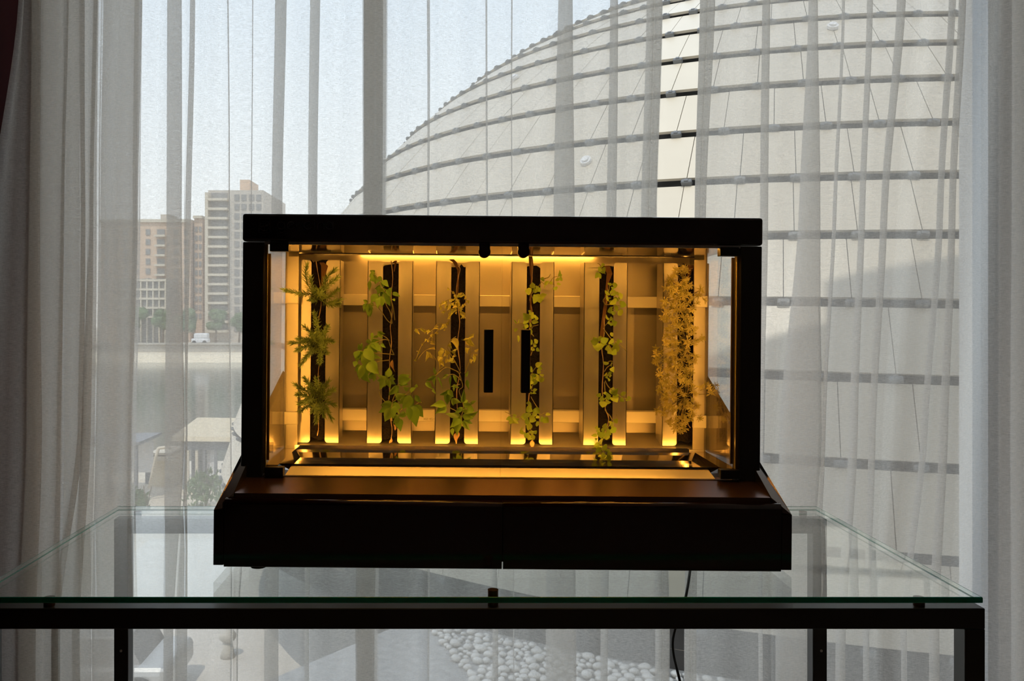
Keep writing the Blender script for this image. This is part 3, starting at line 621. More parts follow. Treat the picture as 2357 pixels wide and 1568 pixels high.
plant('basil_plant', 'basil plant with long pointed green leaves at the foot of the third channel', 'plant', 'b', *Z6,
  [(310,310,270,190,42),(300,320,150,430,62),(300,340,270,485,52),(330,340,435,505,36),(140,430,252,535,62),(250,530,285,612,30),(520,300,398,372,42),(560,310,540,520,32),(590,310,655,435,42),(520,550,378,655,52),(510,560,592,662,62),(490,560,500,805,105),(580,690,725,785,95),(480,820,215,788,115),(480,850,340,932,75),(700,960,455,1000,135),(750,760,770,560,62),(760,760,835,720,62),(760,790,885,800,92),(870,760,978,738,62),(750,840,620,942,62),(780,860,790,965,62),(820,870,935,892,130),(800,980,992,930,95),(740,990,905,1012,72),(700,1030,578,1155,112),(700,1050,635,1305,105),(760,1060,862,1235,72),(580,1180,580,1305,52),(820,380,845,552,52),(800,340,825,260,42),(640,480,560,500,40),(620,480,690,530,40),(610,500,600,580,36)],
  [[(740,1150),(730,1000),(760,860),(750,760),(690,570),(750,500),(720,380)],[(720,400),(640,320),(560,300),(420,360)],[(700,460),(620,480),(560,500)],[(720,380),(690,290),(620,230),(470,190),(330,300),(300,330)],[(730,1000),(640,900),(520,820),(460,600),(520,550)]], dry=[(690,1250,630,1432,85)], root=(1062,930))
Z7 = ((1160,590), 6.82); Z8 = ((1150,800), 6.535)
plant('mint_plant', 'small-leaved plant with a twig reaching right, topmost in the fourth channel', 'plant', 'm', *Z7,
  [(450,500,450,400,75),(430,560,330,540,90),(510,570,520,470,95),(500,600,470,745,95),(560,620,675,610,95),(555,650,570,735,75),(540,560,572,490,42),(640,440,720,390,50),(600,390,612,335,62),(860,320,880,220,42),(870,310,915,290,42),(870,330,915,388,46),(820,390,855,330,52),(830,440,890,440,52),(800,480,820,542,62),(720,440,762,400,42),(640,420,620,518,24),(580,340,630,370,45)],
  [[(450,660),(430,600),(470,560),(520,560)],[(470,560),(560,450),(590,400),(640,440),(720,410),(760,350),(810,320),(870,320)],[(640,350),(700,330),(730,280)],[(720,410),(790,450)]])
plant('mint_plant', 'small-leaved yellowing plant just above the right door handle', 'plant', 'm', *Z7,
  [(400,990,310,905,105),(410,960,460,880,85),(460,960,502,925,62),(480,980,548,968,52),(430,1020,545,1040,62),(400,1080,442,1080,62),(370,1100,288,1112,65),(380,1000,298,1060,52),(360,1060,330,1140,60),(200,1060,150,990,16),(215,1060,240,985,16),(205,1170,160,1140,52),(220,1240,232,1352,42),(390,880,420,850,40),(400,1130,440,1240,40)],
  [[(430,860),(415,940),(410,1000),(390,1050)],[(450,1100),(540,1080)],[(450,1110),(420,1180),(470,1260)],[(290,1055),(220,1055),(180,1060)]])
plant('mint_plant', 'small-leaved plant partly hidden behind the right door handle', 'plant', 'm', *Z8,
  [(500,-70,430,-90,62),(520,-80,580,-110,62),(500,-50,560,-20,62),(520,10,470,40,62),(550,10,600,60,52),(540,280,645,230,62),(580,300,640,322,52),(560,350,622,372,62),(500,340,438,330,62),(480,430,438,505,85),(540,400,468,455,85),(560,420,592,512,62),(610,420,665,408,52),(640,440,620,535,62),(520,470,520,565,95),(450,560,438,645,52),(500,650,565,630,42),(480,670,458,702,42),(500,680,545,690,32),(470,320,440,290,50),(610,260,655,260,36),(480,500,450,560,70)],
  [[(460,560),(470,450),(500,360),(560,280)],[(480,640),(500,560),(560,440)],[(470,120),(500,20),(510,-60)],[(480,650),(520,650)]])
plant('mint_plant', 'small-leaved plant with a red-stemmed shoot to the left, lowest in the fourth channel', 'plant', 'm', *Z8,
  [(440,860,440,810,62),(470,880,440,865,42),(480,910,398,965,85),(520,920,612,985,75),(550,970,488,1045,62),(430,1050,380,975,95),(400,1040,325,1040,85),(450,1060,545,1105,85),(440,1100,378,1132,72),(460,1140,418,1245,85),(560,1110,570,1195,62),(600,1040,540,1060,42),(650,1040,608,1125,62),(660,1060,735,1135,85),(690,1000,765,1012,42),(180,1070,102,1080,62),(180,1080,140,1155,62),(190,1070,278,1155,85),(240,1040,210,1000,52),(360,1260,298,1290,62),(400,1290,370,1362,85),(470,1300,490,1248,62),(500,1280,558,1258,62),(480,1310,522,1352,62),(460,1320,430,1392,85),(480,1330,522,1392,72),(340,1240,320,1220,50)],
  [[(440,1000),(360,1090),(310,1050),(260,1060),(190,1020),(80,968)],[(440,1000),(440,880),(430,820)],[(450,1000),(550,990),(630,1010),(660,990),(700,1000)],[(450,1020),(460,1140),(440,1280),(470,1330)],[(580,920),(520,830),(470,740)]], dry=[(480,1400,492,1515,55)])
Z9 = ((1330,590), 6.82); Z10 = ((1330,820), 6.53)
plant('ivy_plant', 'tiny tuft of green leaves at the very top of the fifth channel', 'plant', 'm', *Z9,
  [(370,200,318,230,85),(380,190,425,250,85),(390,170,385,108,62),(320,260,275,345,62),(330,260,362,355,42),(400,230,380,275,60)], [[(430,280),(400,220),(370,190),(330,250)],[(370,190),(345,130),(310,110)]])
plant('ivy_plant', 'round-leaved trailing plant below the tuft, upper part of the fifth channel', 'plant', 'm', *Z9,
  [(480,450,525,420,65),(550,460,625,450,75),(545,480,550,522,42),(470,560,448,600,85),(540,590,592,540,95),(470,640,450,675,95),(640,630,712,610,85),(540,690,592,765,105),(560,660,642,700,62),(660,760,765,770,95),(540,830,468,872,85),(580,830,642,800,85),(560,860,550,925,62),(640,850,692,935,85),(470,960,428,970,75),(500,970,552,990,62),(500,1030,468,1050,52),(540,1050,615,1040,85),(530,1050,520,1092,52),(560,560,520,620,80),(600,600,640,560,60)],
  [[(430,760),(400,700),(430,650),(500,600),(560,560)],[(430,760),(500,760),(600,760),(680,780)],[(480,880),(560,830),(660,850)],[(420,1100),(470,1050),(540,1040)],[(500,440),(490,520),(470,600)]])
plant('ivy_plant', 'trailing plant with one large lobed leaf, middle of the fifth channel', 'plant', 'm', *Z9,
  [(320,1350,202,1320,105),(320,1330,248,1258,85),(350,1310,350,1255,75),(330,1370,310,1485,135),(360,1350,485,1290,85),(370,1370,455,1380,75),(500,1330,562,1350,85),(510,1200,552,1262,52),(540,1400,540,1360,62),(500,1430,428,1462,75),(560,1400,642,1485,125),(610,1340,662,1340,75),(660,1350,692,1320,42),(540,1480,468,1522,85),(550,1480,602,1542,85),(600,1430,630,1500,90)],
  [[(400,1130),(450,1200),(520,1290),(600,1350),(680,1400),(770,1500)],[(420,1200),(400,1290),(350,1340)],[(480,1380),(520,1440),(540,1500)]])
plant('ivy_plant', 'sparse sprig of separate small leaves on the dark felt below the lobed leaf', 'plant', 'm', *Z10,
  [(460,120,378,88,52),(490,130,522,108,62),(510,170,535,235,62),(440,260,383,282,52),(450,260,512,250,52),(450,300,418,322,42),(470,300,508,290,42),(460,330,470,375,42)], [[(400,230),(440,170),(480,140),(520,110)],[(390,300),(440,280),(470,300)],[(440,100),(480,75),(530,80)]])
plant('ivy_plant', 'trailing plant reaching right across the flange, lower half of the fifth channel', 'plant', 'm', *Z10,
  [(350,590,268,580,52),(410,580,422,532,52),(380,620,328,655,85),(500,570,610,495,95),(430,610,485,590,95),(520,620,592,685,105),(390,680,368,770,95),(420,670,492,700,62),(640,570,722,550,62),(640,630,692,685,62),(740,640,805,630,52),(720,640,762,662,42),(470,600,430,650,80),(560,590,600,630,70)],
  [[(400,390),(405,480),(410,560)],[(410,370),(460,460),(540,530),(600,580),(700,640),(800,640)],[(420,720),(430,640),(500,590)]])
plant('ivy_plant', 'trailing plant hanging below the foot of the fifth channel', 'plant', 'm', *Z10,
  [(480,1020,532,1000,75),(440,1050,368,1060,95),(550,1000,595,945,62),(500,1090,562,1155,105),(310,1080,258,1080,52),(330,1110,288,1130,62),(360,1140,338,1235,95),(430,1130,495,1180,85),(430,1170,428,1265,85),(290,1190,205,1195,42),(290,1255,255,1240,32),(370,1270,308,1300,75),(330,1340,235,1350,75),(380,1350,432,1405,95),(340,1370,272,1448,72),(430,1430,485,1388,32),(440,1450,515,1470,85),(410,1470,345,1495,52),(400,1120,350,1110,70),(520,1050,500,1000,70)],
  [[(510,950),(480,890),(410,810),(430,730)],[(510,960),(460,1060),(400,1130),(360,1240),(360,1330),(370,1420),(420,1460)],[(560,1010),(600,960),(580,880)]])

# rosemary: each shoot a sprig of needles
def sprig_mesh(pts, nl, nw, per, seed, spread=1.0):
    r = random.Random(seed); mb = MB(); mb.tube(pts, .0009, 4)
    n = len(pts)
    for k in range(per):
        u = 0.25 + 0.75*(k/per)**0.8; f = u*(n-1); i = min(n-2, int(f)); p = pts[i].lerp(pts[i+1], f-i); t = (pts[i+1]-pts[i]).normalized()
        o = t.orthogonal().normalized(); o = Matrix.Rotation(k*2.4 + r.uniform(-.4, .4), 3, t) @ o
        lean = r.uniform(.35, .9) * (1.4 - u*.9); d = (o*spread*lean + t*.75).normalized(); L_ = nl*r.uniform(.7, 1.15); s = d.cross(t); s = s.normalized() if s.length > 1e-4 else t.orthogonal()
        b = p; m_ = p + d*L_*.55 + t*L_*.04; e = p + d*L_ + t*L_*.10; up = s.cross(d)*nw*.35
        mb.add([b - s*nw*.35, b + s*nw*.35, m_ - s*nw*.5, m_ + up, m_ + s*nw*.5, e], [(0,1,4,3),(0,3,2),(2,3,5),(3,4,5)])
    return mb
def rosemary(label, root, shoots):
    t = empty('rosemary_plant', P(*root, 2.228), label, 'plant')
    for k, sh in enumerate(shoots):
        yt = prnd.uniform(2.05, 2.18); n = len(sh)
        pts = smooth([P(*q, 2.226 + (yt-2.226)*i/(n-1)) for i, q in enumerate(sh)], 4)
        ln = sum((pts[i+1]-pts[i]).length for i in range(len(pts)-1))
        sprig_mesh(pts, .0190, .0022, int(26 + ln*330), prnd.random()).build('sprig', M['rose'], t)
rosemary('needle-leaved rosemary with one long shoot out to the left, topmost in the first channel', (736,690),
  [[(738,692),(718,672),(704,640),(706,612)],[(738,692),(715,678),(690,676),(656,668)],[(738,692),(752,660),(776,640)],[(738,692),(745,665),(752,640),(770,622)],[(738,692),(755,698),(782,690)],[(738,692),(758,682),(776,668)],[(736,690),(722,672),(714,640)],[(736,690),(728,668)],[(737,690),(738,668)],[(738,690),(745,680)],[(738,690),(760,702),(778,700)],[(736,690),(714,690)]])
rosemary('bushy needle-leaved rosemary in the middle of the first channel', (737,795),
  [[(737,800),(c[0]*.5+737*.5, c[1]*.5+795*.5-4), c] for c in [(724,722),(702,754),(672,790),(684,806),(702,826),(728,762),(742,772),(754,752),(764,786),(736,834),(704,786),(752,812),(694,838),(718,800),(745,796),(716,772),(690,780)]])
rosemary('bushy needle-leaved rosemary at the foot of the first channel', (734,930),
  [[(734,934),(c[0]*.5+734*.5, c[1]*.5+925*.5-3), c] for c in [(682,888),(702,872),(728,872),(754,880),(768,898),(686,908),(704,922),(742,912),(766,930),(692,946),(720,948),(746,956),(762,962),(728,968),(712,894),(740,890),(690,930),(754,944)]])
# pale shrubby herb: rosettes copied round the stems
ROS = []
for k in range(8):
    r = random.Random(40+k); pts = [Vector((0,0,0)), Vector((r.uniform(-.003,.003), 0, .006)), Vector((r.uniform(-.005,.005), r.uniform(-.004,.004), .012))]
    mb = MB(); mb.tube(pts, .0007, 4)
    for j in range(16):
        a = j*2.4 + r.uniform(-.3,.3); el_ = r.uniform(.05, 1.1); L_ = r.uniform(.009, .016); h = .003 + .009*j/16
        d = Vector((math.cos(a)*math.cos(el_), math.sin(a)*math.cos(el_), math.sin(el_))); s = d.cross(Vector((0,0,1))); s = s.normalized() if s.length > 1e-3 else Vector((1,0,0)); b = pts[0].lerp(pts[2], h/.012)
        m_ = b + d*L_*.5; e = b + d*L_ + Vector((0,0,-.12*L_)); w_ = .0028; up = s.cross(d)*w_*.3
        mb.add([b-s*w_*.3, b+s*w_*.3, m_-s*w_*.5, m_+up, m_+s*w_*.5, e-s*w_*.3, e+s*w_*.3], [(0,1,4,3),(0,3,2),(2,3,5),(3,6,5),(3,4,6)])
    ROS.append(mb.mesh('sprig', M['thyme']))
OUT = [(622,1552,1582),(650,1532,1592),(680,1522,1600),(720,1520,1598),(748,1534,1598),(775,1530,1604),(800,1512,1608),(830,1504,1602),(870,1514,1592),(900,1512,1606),(930,1518,1606),(965,1532,1592),(992,1554,1580)]
def shrub(label, root, y0, y1, n, extra, seed):
    r = random.Random(seed); t = empty('thyme_plant', P(*root, 2.228), label, 'plant'); tl = world_loc(t)
    pts = list(extra)
    tries = 0
    while len(pts) < n and tries < 4000:
        tries += 1; y = r.uniform(y0, y1)
        for (ya, a0, a1), (yb_, b0, b1) in zip(OUT, OUT[1:]):
            if ya <= y <= yb_:
                u = (y-ya)/(yb_-ya); x = r.uniform(a0+(b0-a0)*u+5, a1+(b1-a1)*u-5); break
        else: continue
        if all((x-q[0])**2 + (y-q[1])**2 > 42 for q in pts): pts.append((x, y))
    for k, (x, y) in enumerate(pts):
        Yd = r.uniform(2.13, 2.205); p = P(x, y, Yd)
        d = Vector(((x-root[0])*.010, -1.0, (root[1]-y)*.008)) + Vector((r.uniform(-.5,.5), 0, r.uniform(-.5,.5)))
        o = bpy.data.objects.new('sprig', ROS[k % 8]); COL.objects.link(o); o.parent = t
        mt = d.to_track_quat('Z', 'Y').to_matrix().to_4x4() @ Matrix.Rotation(r.uniform(0, 6.28), 4, 'Z') @ Matrix.Scale(r.uniform(.72, 1.02), 4)
        mt.translation = p - tl; o.matrix_basis = mt
        if k % 2 == 0:
            MB().tube(smooth([P(*root, 2.226), P((x+root[0])/2, (y+root[1])/2-3, 2.21), p], 3), .0008, 4).build('stem', M['stem'], t)
shrub('pale grey-green shrubby herb, topmost in the rightmost channel', (1580,690), 622, 738, 66, [(1612,668),(1618,690),(1600,700),(1606,680)], 5)
shrub('pale grey-green shrubby herb, middle of the rightmost channel', (1575,800), 744, 850, 62, [(1608,782),(1612,776),(1510,800),(1508,830)], 6)
shrub('pale shrubby herb with a tuft over the right glass, foot of the rightmost channel', (1578,915), 854, 996, 76, [(1612,888),(1628,896),(1640,890),(1644,902),(1634,908),(1620,884),(1512,945),(1604,960)], 8)
# ------------------------------------------------------------------ the dome
DC = Vector((8.178, 22.52, -7.244)); DA, DZ = 14.0, 15.078
LAT = [0.2215, 0.2885, 0.3547, 0.4232, 0.4891, 0.5559, 0.6215, 0.689, 0.7579, 0.8249, 0.8951, 0.9619]
while LAT[-1] < 1.36: LAT.append(LAT[-1] + 0.0672)
t1, t2 = -0.01376, 0.01881
DR = Matrix.Rotation(t2, 3, 'Y') @ Matrix.Rotation(t1, 3, 'X')
def dpt(la, az, off=0.0):
    n = Vector((math.cos(la)*math.cos(az)/DA, math.cos(la)*math.sin(az)/DA, math.sin(la)/DZ)).normalized()
    return DC + DR @ (Vector((DA*math.cos(la)*math.cos(az), DA*math.cos(la)*math.sin(az), DZ*math.sin(la))) + n*off)
def proj(v): return (PX + F*v.x/v.y, PY - F*v.z/v.y) if v.y > .3 else (-9e9, -9e9)
dome = empty('domed_building', (DC.x, DC.y, -4.2), 'large domed building clad in courses of cream panels, seen through the right-hand curtains', 'building')
sh = MB(); nu, nv = 96, 24; vs = []; fs = []
for j in range(nv+1):
    la = 0.17 + (math.pi/2 - 0.17)*j/nv
    for i in range(nu): vs.append(dpt(la, 2*math.pi*i/nu, -0.09))
for j in range(nv):
    for i in range(nu): fs.append((j*nu+i, j*nu+(i+1) % nu, (j+1)*nu+(i+1) % nu, (j+1)*nu+i))
sh.add(vs, fs, 0, True).build('dome_shell', M['shell'], dome)
NP = 100; DAZ = 2*math.pi/NP
def az_at(px, k):                     # azimuth on course line k under the picture column px
    best = None
    for i in range(2000):
        az = -math.pi + math.pi*i/2000; q = dpt(LAT[k], az)
        nrm = q - DC
        if nrm.dot(q) > 0: continue
        d = abs(proj(q)[0]-px)
        if best is None or d < best[0]: best = (d, az)
    return best[1]
PHASE = {8: az_at(1547, 8), 7: az_at(1560, 7), 6: az_at(1585, 6), 4: az_at(1804, 4), 3: az_at(1890, 3), 5: az_at(1690, 5)}
cands = []; brk = []
for k in range(len(LAT)-1):
    a0 = PHASE.get(k, PHASE[6] + 0.37*DAZ*(k-6))
    for i in range(NP):
        az = a0 + i*DAZ; az = (az + math.pi) % (2*math.pi) - math.pi
        c = dpt((LAT[k]+LAT[k+1])/2, az + DAZ/2); n = (c-DC).normalized()
        if n.dot(c.normalized()) > 0.18: continue
        px, py = proj(c); vis = -120 < px < 2480 and -120 < py < 1640 and n.dot(c.normalized()) < 0.02
        size = abs(n.dot(c.normalized()))/c.length_squared if vis else 0
        if 590 < px < 1735 and 565 < py < 1320: size *= 0.25      # behind the cabinet
        cands.append((size, k, az)); 
        b = dpt(LAT[k]-.004, az); pb = proj(b); nb = (b-DC).normalized()
        visb = -30 < pb[0] < 2390 and -30 < pb[1] < 1600 and nb.dot(b.normalized()) < -0.02 and not (600 < pb[0] < 1725 and 560 < pb[1] < 1315)
        brk.append((1/b.length_squared if visb else 0, k, az))
def panel_geo(mb, k, az):
    g = 0.005/(DA*math.cos(LAT[k])); l0, l1 = LAT[k] + .0005, LAT[k+1] - 0.0068; ro = prnd.uniform(-.004, .004)
    o0, o1 = .105 + ro, .055 + ro
    q = []
    for off in (0, -.05):
        for (la, oo) in ((l0, o0), (l1, o1)):
            for u in (0, .5, 1): q.append(dpt(la, az + g + (DAZ-2*g)*u, oo + off))
    mb.add(q, [(0,1,4,3),(1,2,5,4),(6,9,10,7),(7,10,11,8),(0,6,7,1),(1,7,8,2),(3,4,10,9),(4,5,11,10),(0,3,9,6),(2,8,11,5)])
cands.sort(reverse=True); brk.sort(reverse=True)
rest = MB()
for i, (s_, k, az) in enumerate(cands):
    if i < 300 and s_ > 0:
        m_ = MB(); panel_geo(m_, k, az); m_.build('panel', M['panel'], dome)
    else: panel_geo(rest, k, az)
tag(rest.build('panel_field', M['panel'], dome), kind='stuff')
def bracket_mesh():
    return MB().bbox(-.075, .075, -.03, .06, -.035, .035, .012, 1).box(-.028, .028, -.045, -.03, -.02, .02).mesh('bracket', M['bracket'])
BM_ = bracket_mesh(); rest = MB()
def brk_mtx(k, az):
    p = dpt(LAT[k]-.004, az, .10); n = (dpt(LAT[k], az, 1.0) - dpt(LAT[k], az, 0)).normalized(); up = (dpt(LAT[k]+.01, az) - dpt(LAT[k]-.01, az)).normalized()
    x = up.cross(n).normalized() * -1; y = -n
    return Matrix(((x.x, y.x, up.x, p.x), (x.y, y.y, up.y, p.y), (x.z, y.z, up.z, p.z), (0,0,0,1)))
dl = world_loc(dome)
for i, (s_, k, az) in enumerate(brk):
    mt = brk_mtx(k, az)
    if i < 290 and s_ > 0:
        o = bpy.data.objects.new('bracket', BM_); COL.objects.link(o); o.parent = dome; mt.translation -= dl; o.matrix_basis = mt
    else: rest.add([mt @ v.co for v in BM_.vertices], [tuple(p.vertices) for p in BM_.polygons])
tag(rest.build('bracket_field', M['bracket'], dome), kind='stuff')
def dome_hit(px, py, off=.08):
    d = Vector(((px-PX)/F, 1, (PY-py)/F)); R_ = DR.transposed()
    o = R_ @ (-DC); e = R_ @ d; S_ = Vector((1/DA, 1/DA, 1/DZ)); o = Vector([o[i]*S_[i] for i in range(3)]); e = Vector([e[i]*S_[i] for i in range(3)])
    A_, B_, C_ = e.dot(e), 2*o.dot(e), o.dot(o)-1; D_ = B_*B_-4*A_*C_
    t = (-B_ - math.sqrt(max(0, D_)))/(2*A_); p = d*t; l = R_ @ (p-DC); n = DR @ Vector((l.x/DA**2, l.y/DA**2, l.z/DZ**2)).normalized()
    return p + n*off, n
for px, py in ((1354,381),(1915,75),(1190,190)):
    p, n = dome_hit(px, py)
    lp = MB().cyl(p, n, .085, .05, 18).cyl(p + n*.05, n, .055, .03, 16).build('dome_lamp', M['white'], dome)
# plinth of stone courses round the foot
R0 = 13.46
for (z0, z1, r) in ((-3.66,-3.42, R0-.02), (-3.98,-3.68, R0+.02), (-4.22,-4.0, R0+.10)):
    for i in range(64):
        a = -math.pi*0.94 + i*(math.pi*0.6/64); b = a + math.pi*0.6/64 - .0012
        mb = MB(); q = []
        for z in (z0, z1):
            for rr, aa in ((r, a), (r, b), (r-.5, b), (r-.5, a)): q.append((DC.x + rr*math.cos(aa), DC.y + rr*math.sin(aa), z))
        mb.hexa(q)
        if -2.6 < math.atan2(q[0][1]-DC.y, q[0][0]-DC.x) < -1.2: mb.build('plinth_stone', M['stone'], dome)
# ------------------------------------------------------------------ ground, pebbles, river
PZ = -4.2
pod = MB(); n = 40; vs = []
AZS = [-2.25 + 1.65*i/(n-1) for i in range(n)]
for z in (PZ-.02, -7.3):
    for a_ in AZS: vs.append((DC.x + 17.2*math.cos(a_), DC.y + 17.2*math.sin(a_), z))
    for a_ in AZS[::-1]: vs.append((DC.x + 12.2*math.cos(a_), DC.y + 12.2*math.sin(a_), z))
n *= 2
pod.add(vs, [tuple(range(n)), tuple(range(n, 2*n))[::-1]] + [(i, n+i, n+(i+1) % n, (i+1) % n) for i in range(n)])
pb = struct('podium_ground', pod, M['gravel'])
pts = []; prr = random.Random(3); far = []
PEB = []
for k in range(5):
    r = random.Random(90+k); m_ = MB().sphere((0,0,0), 1, .8, .55, 8, 5)
    m_.v = [tuple(Vector(v)*(1 + .16*noise.noise(Vector(v)*1.4 + Vector((k*7,0,0))))) for v in m_.v]; PEB.append(m_.mesh('pebble', M['pebble']))
tries = 0; cell = {}
while tries < 26000:
    tries += 1
    x, y = prr.uniform(-1.2, 3.9), prr.uniform(8.2, 12.2); r = prr.uniform(.04, .085)
    rad = math.hypot(x-DC.x, y-DC.y)
    if rad < R0+.32 or rad > 16.9 or PX + F*x/y < 1010 - (y-11)*60: continue
    c = (int(x/.17), int(y/.17))
    if any((x-q[0])**2 + (y-q[1])**2 < (.82*(r+q[2]))**2 for i in (-1,0,1) for j in (-1,0,1) for q in cell.get((c[0]+i, c[1]+j), ())): continue
    cell.setdefault(c, []).append((x, y, r)); pts.append((x, y, r))
def pscore(q):
    u, v = proj(Vector((q[0], q[1], PZ))); return (0 if (-20 < u < 2400 and 1440 < v < 1590) else 1, q[1])
pts.sort(key=pscore); rest = MB()
for i, (x, y, r) in enumerate(pts):
    mt = Matrix.Translation((x, y, PZ + .3*r)) @ Matrix.Rotation(prr.uniform(0, 6.28), 4, 'Z') @ Matrix.Scale(r, 4); me = PEB[i % 5]
    if i < 300:
        o = bpy.data.objects.new('pebble', me); COL.objects.link(o); o.parent = pb; o.matrix_basis = mt
    else: rest.add([mt @ v.co for v in me.vertices], [tuple(p.vertices) for p in me.polygons], 0, True)
tag(rest.build('pebble_field', M['pebble'], pb), kind='stuff')
struct('ground', MB().box(-70, 60, 3.2, 39.5, -7.5, -7.0), M['sand'])
struct('terrace', MB().box(-9, 3, 9.5, 26.0, -6.995, -6.93), M['paving'])
struct('river', MB().box(-400, 300, 39.5, 135, -8.7, -8.5), M['water'])
FB = 133.0
struct('embankment', MB().prism([(-400,FB,-8.6),(-400,FB+1.5,-7.4),(-400,FB+6,-7.2),(-400,FB+6,-8.6)], (700,0,0)), M['bank'])
struct('river_wall', MB().box(-400, 300, FB+6, FB+7, -8.6, -6.0).box(-400, 300, FB+5.6, FB+7.1, -6.02, -5.75), M['bankwall'])
struct('far_ground', MB().box(-400, 300, FB+7, FB+120, -8.0, -6.1), M['sand'])
# far buildings
def bld(label, x0, x1, y0, depth, z0, z1, m, name='apartment_building'):
    b = empty(name, ((x0+x1)/2, y0+depth/2, z0), label, 'building')
    MB().box(x0, x1, y0, y0+depth, z0, z1).build('walls', m, b); return b
def X2(px, Y): return (px-PX)/F*Y
def Z2_(py, Y): return (PY-py)/F*Y
Y1 = 152.0
b = bld('tan brick apartment block across the river, left of the grey tower', X2(232,Y1), X2(438,Y1), Y1, 12, -6.1, Z2_(512,Y1), M['tanbrick'])
MB().box(X2(230,Y1), X2(439,Y1), Y1-.4, Y1+12.4, Z2_(512,Y1), Z2_(505,Y1)).build('roof_parapet', M['slab'], b)
MB().box(X2(352,Y1), X2(374,Y1), Y1+4, Y1+8, Z2_(505,Y1), Z2_(488,Y1)).build('roof_tank', M['greytower'], b)
for r in range(10):
    for c_, wd in ((240,9),(262,9),(284,9),(308,9),(336,10),(362,18),(400,10),(424,9)):
        z = Z2_(528 + r*22.5, Y1)
        wn = MB().box(X2(c_,Y1), X2(c_+wd,Y1), Y1-.15, Y1+.05, z-1.0, z).build('window', M['window'], b)
        if wd > 12: MB().box(X2(c_-3,Y1), X2(c_+wd+3,Y1), Y1-.9, Y1, z-1.35, z-1.0).build('balcony', M['slab'], b)
Y1b = 153.5
b = bld('narrow tan block between the brick block and the grey tower', X2(447,Y1b), X2(466,Y1b), Y1b, 9, -6.1, Z2_(497,Y1b), M['tanbrick'])
MB().box(X2(446,Y1b), X2(467,Y1b), Y1b-.5, Y1b+9, Z2_(503,Y1b), Z2_(497,Y1b)).build('roof_parapet', M['slab'], b)
for r in range(11):
    for c_ in (449, 458): MB().box(X2(c_,Y1b), X2(c_+6,Y1b), Y1b-.15, Y1b+.05, Z2_(522+r*20,Y1b)-.9, Z2_(522+r*20,Y1b)).build('window', M['window'], b)
Y2_ = 150.0
b = bld('tall grey apartment tower with balconies and a pinkish rooftop box across the river', X2(479,Y2_), X2(606,Y2_), Y2_, 20, -6.1, Z2_(438,Y2_), M['greytower'])
MB().box(X2(536,Y2_), X2(559,Y2_), Y2_+5, Y2_+12, Z2_(438,Y2_), Z2_(404,Y2_)).build('roof_house', M['tanbrick'], b)
MB().box(X2(476,Y2_), X2(483,Y2_), Y2_-1.2, Y2_, -6.1, Z2_(445,Y2_)).build('corner_fin', M['slab'], b)
for r in range(16):
    z = Z2_(454 + r*21.5, Y2_)
    if z < -5: break
    MB().box(X2(484,Y2_), X2(528,Y2_), Y2_-1.6, Y2_, z-.75, z-.35).build('balcony', M['slab'], b)
    MB().box(X2(486,Y2_), X2(524,Y2_), Y2_-.1, Y2_+.05, z-.2, z+.75).build('window', M['window'], b)
    for c_ in (540, 556, 574, 590): MB().box(X2(c_,Y2_), X2(c_+11,Y2_), Y2_-.15, Y2_+.05, z-.6, z+.45).build('window', M['window'], b)
Y3 = 146.0
b = bld('low building with a cream grid front across the river', X2(270,Y3), X2(382,Y3), Y3, 5, -6.1, Z2_(642,Y3), M['window'], 'office_building')
for r in range(5): MB().box(X2(268,Y3), X2(384,Y3), Y3-.5, Y3, Z2_(645+r*21,Y3)-.22, Z2_(645+r*21,Y3)+.12).build('grid_beam', M['slab'], b)
for c_ in range(9): MB().box(X2(270+c_*14,Y3)-.1, X2(270+c_*14,Y3)+.1, Y3-.45, Y3, -6.1, Z2_(642,Y3)).build('grid_mullion', M['slab'], b)
# trees along the far bank
def tree(name, label, x, y, z, h, w, seed, group, lm='foliage'):
    r = random.Random(seed); t = empty(name, (x, y, z), label, 'tree', group)
    MB().tube([(x,y,z),(x+.1,y,z+h*.3),(x+.2,y,z+h*.55)], [w*.07, w*.055, w*.04], 6).build('trunk', M['bark'], t)
    mb = MB()
    for i in range(9):
        c = Vector((x + r.uniform(-.33,.33)*w, y + r.uniform(-.3,.3)*w, z + h*r.uniform(.42,.8))); s = w*r.uniform(.2,.3)
        m_ = MB().sphere(c, s, s, s*.85, 10, 7)
        mb.add([Vector(v) + (Vector(v)-c)*.35*noise.noise(Vector(v)*1.1/max(.3,w*.12)) for v in m_.v], m_.f, 0, False)
        for j in range(60):
            d = Vector((r.gauss(0,1), r.gauss(0,1), r.gauss(0,1))).normalized(); q = c + d*s*r.uniform(.9,1.2); e = w*.03; a = d.orthogonal().normalized()*e; bb = d.cross(a)
            mb.add([q-a, q+bb, q+a, q-bb], [(0,1,2,3)])
    mb.build('crown', M[lm], t)
for i, (px, h, w, d, lb) in enumerate(((312,7,3.6,142.6,'broad dark tree across the river, before the cream grid building'),(374,7.2,3.2,142.6,'tall dark tree across the river, at the right end of the grid building'),
        (428,6.6,3.4,144.3,'dark tree across the river, left of the parked white van'),(496,6.6,3.4,144.3,'dark tree across the river, directly right of the parked white van'),(550,5.6,3.2,142.6,'small tree at the foot of the grey tower, by the cabinet post'))):
    tree('riverside_tree', lb, X2(px, d), d, -6.1, h, w, 20+i, 'trees along the far bank')
cm = MB().bbox(-1.35, 1.35, -.8, .8, .3, 1.0, .15, 2).bbox(-.95, 1.25, -.75, .75, .95, 1.85, .2, 2)
t = empty('parked_van', (X2(462,141.2), 141.2, -6.1), 'small white van parked among the trees on the far bank', 'van')
v = cm.mesh('body', M['white']); o = bpy.data.objects.new('body', v); COL.objects.link(o); o.parent = t
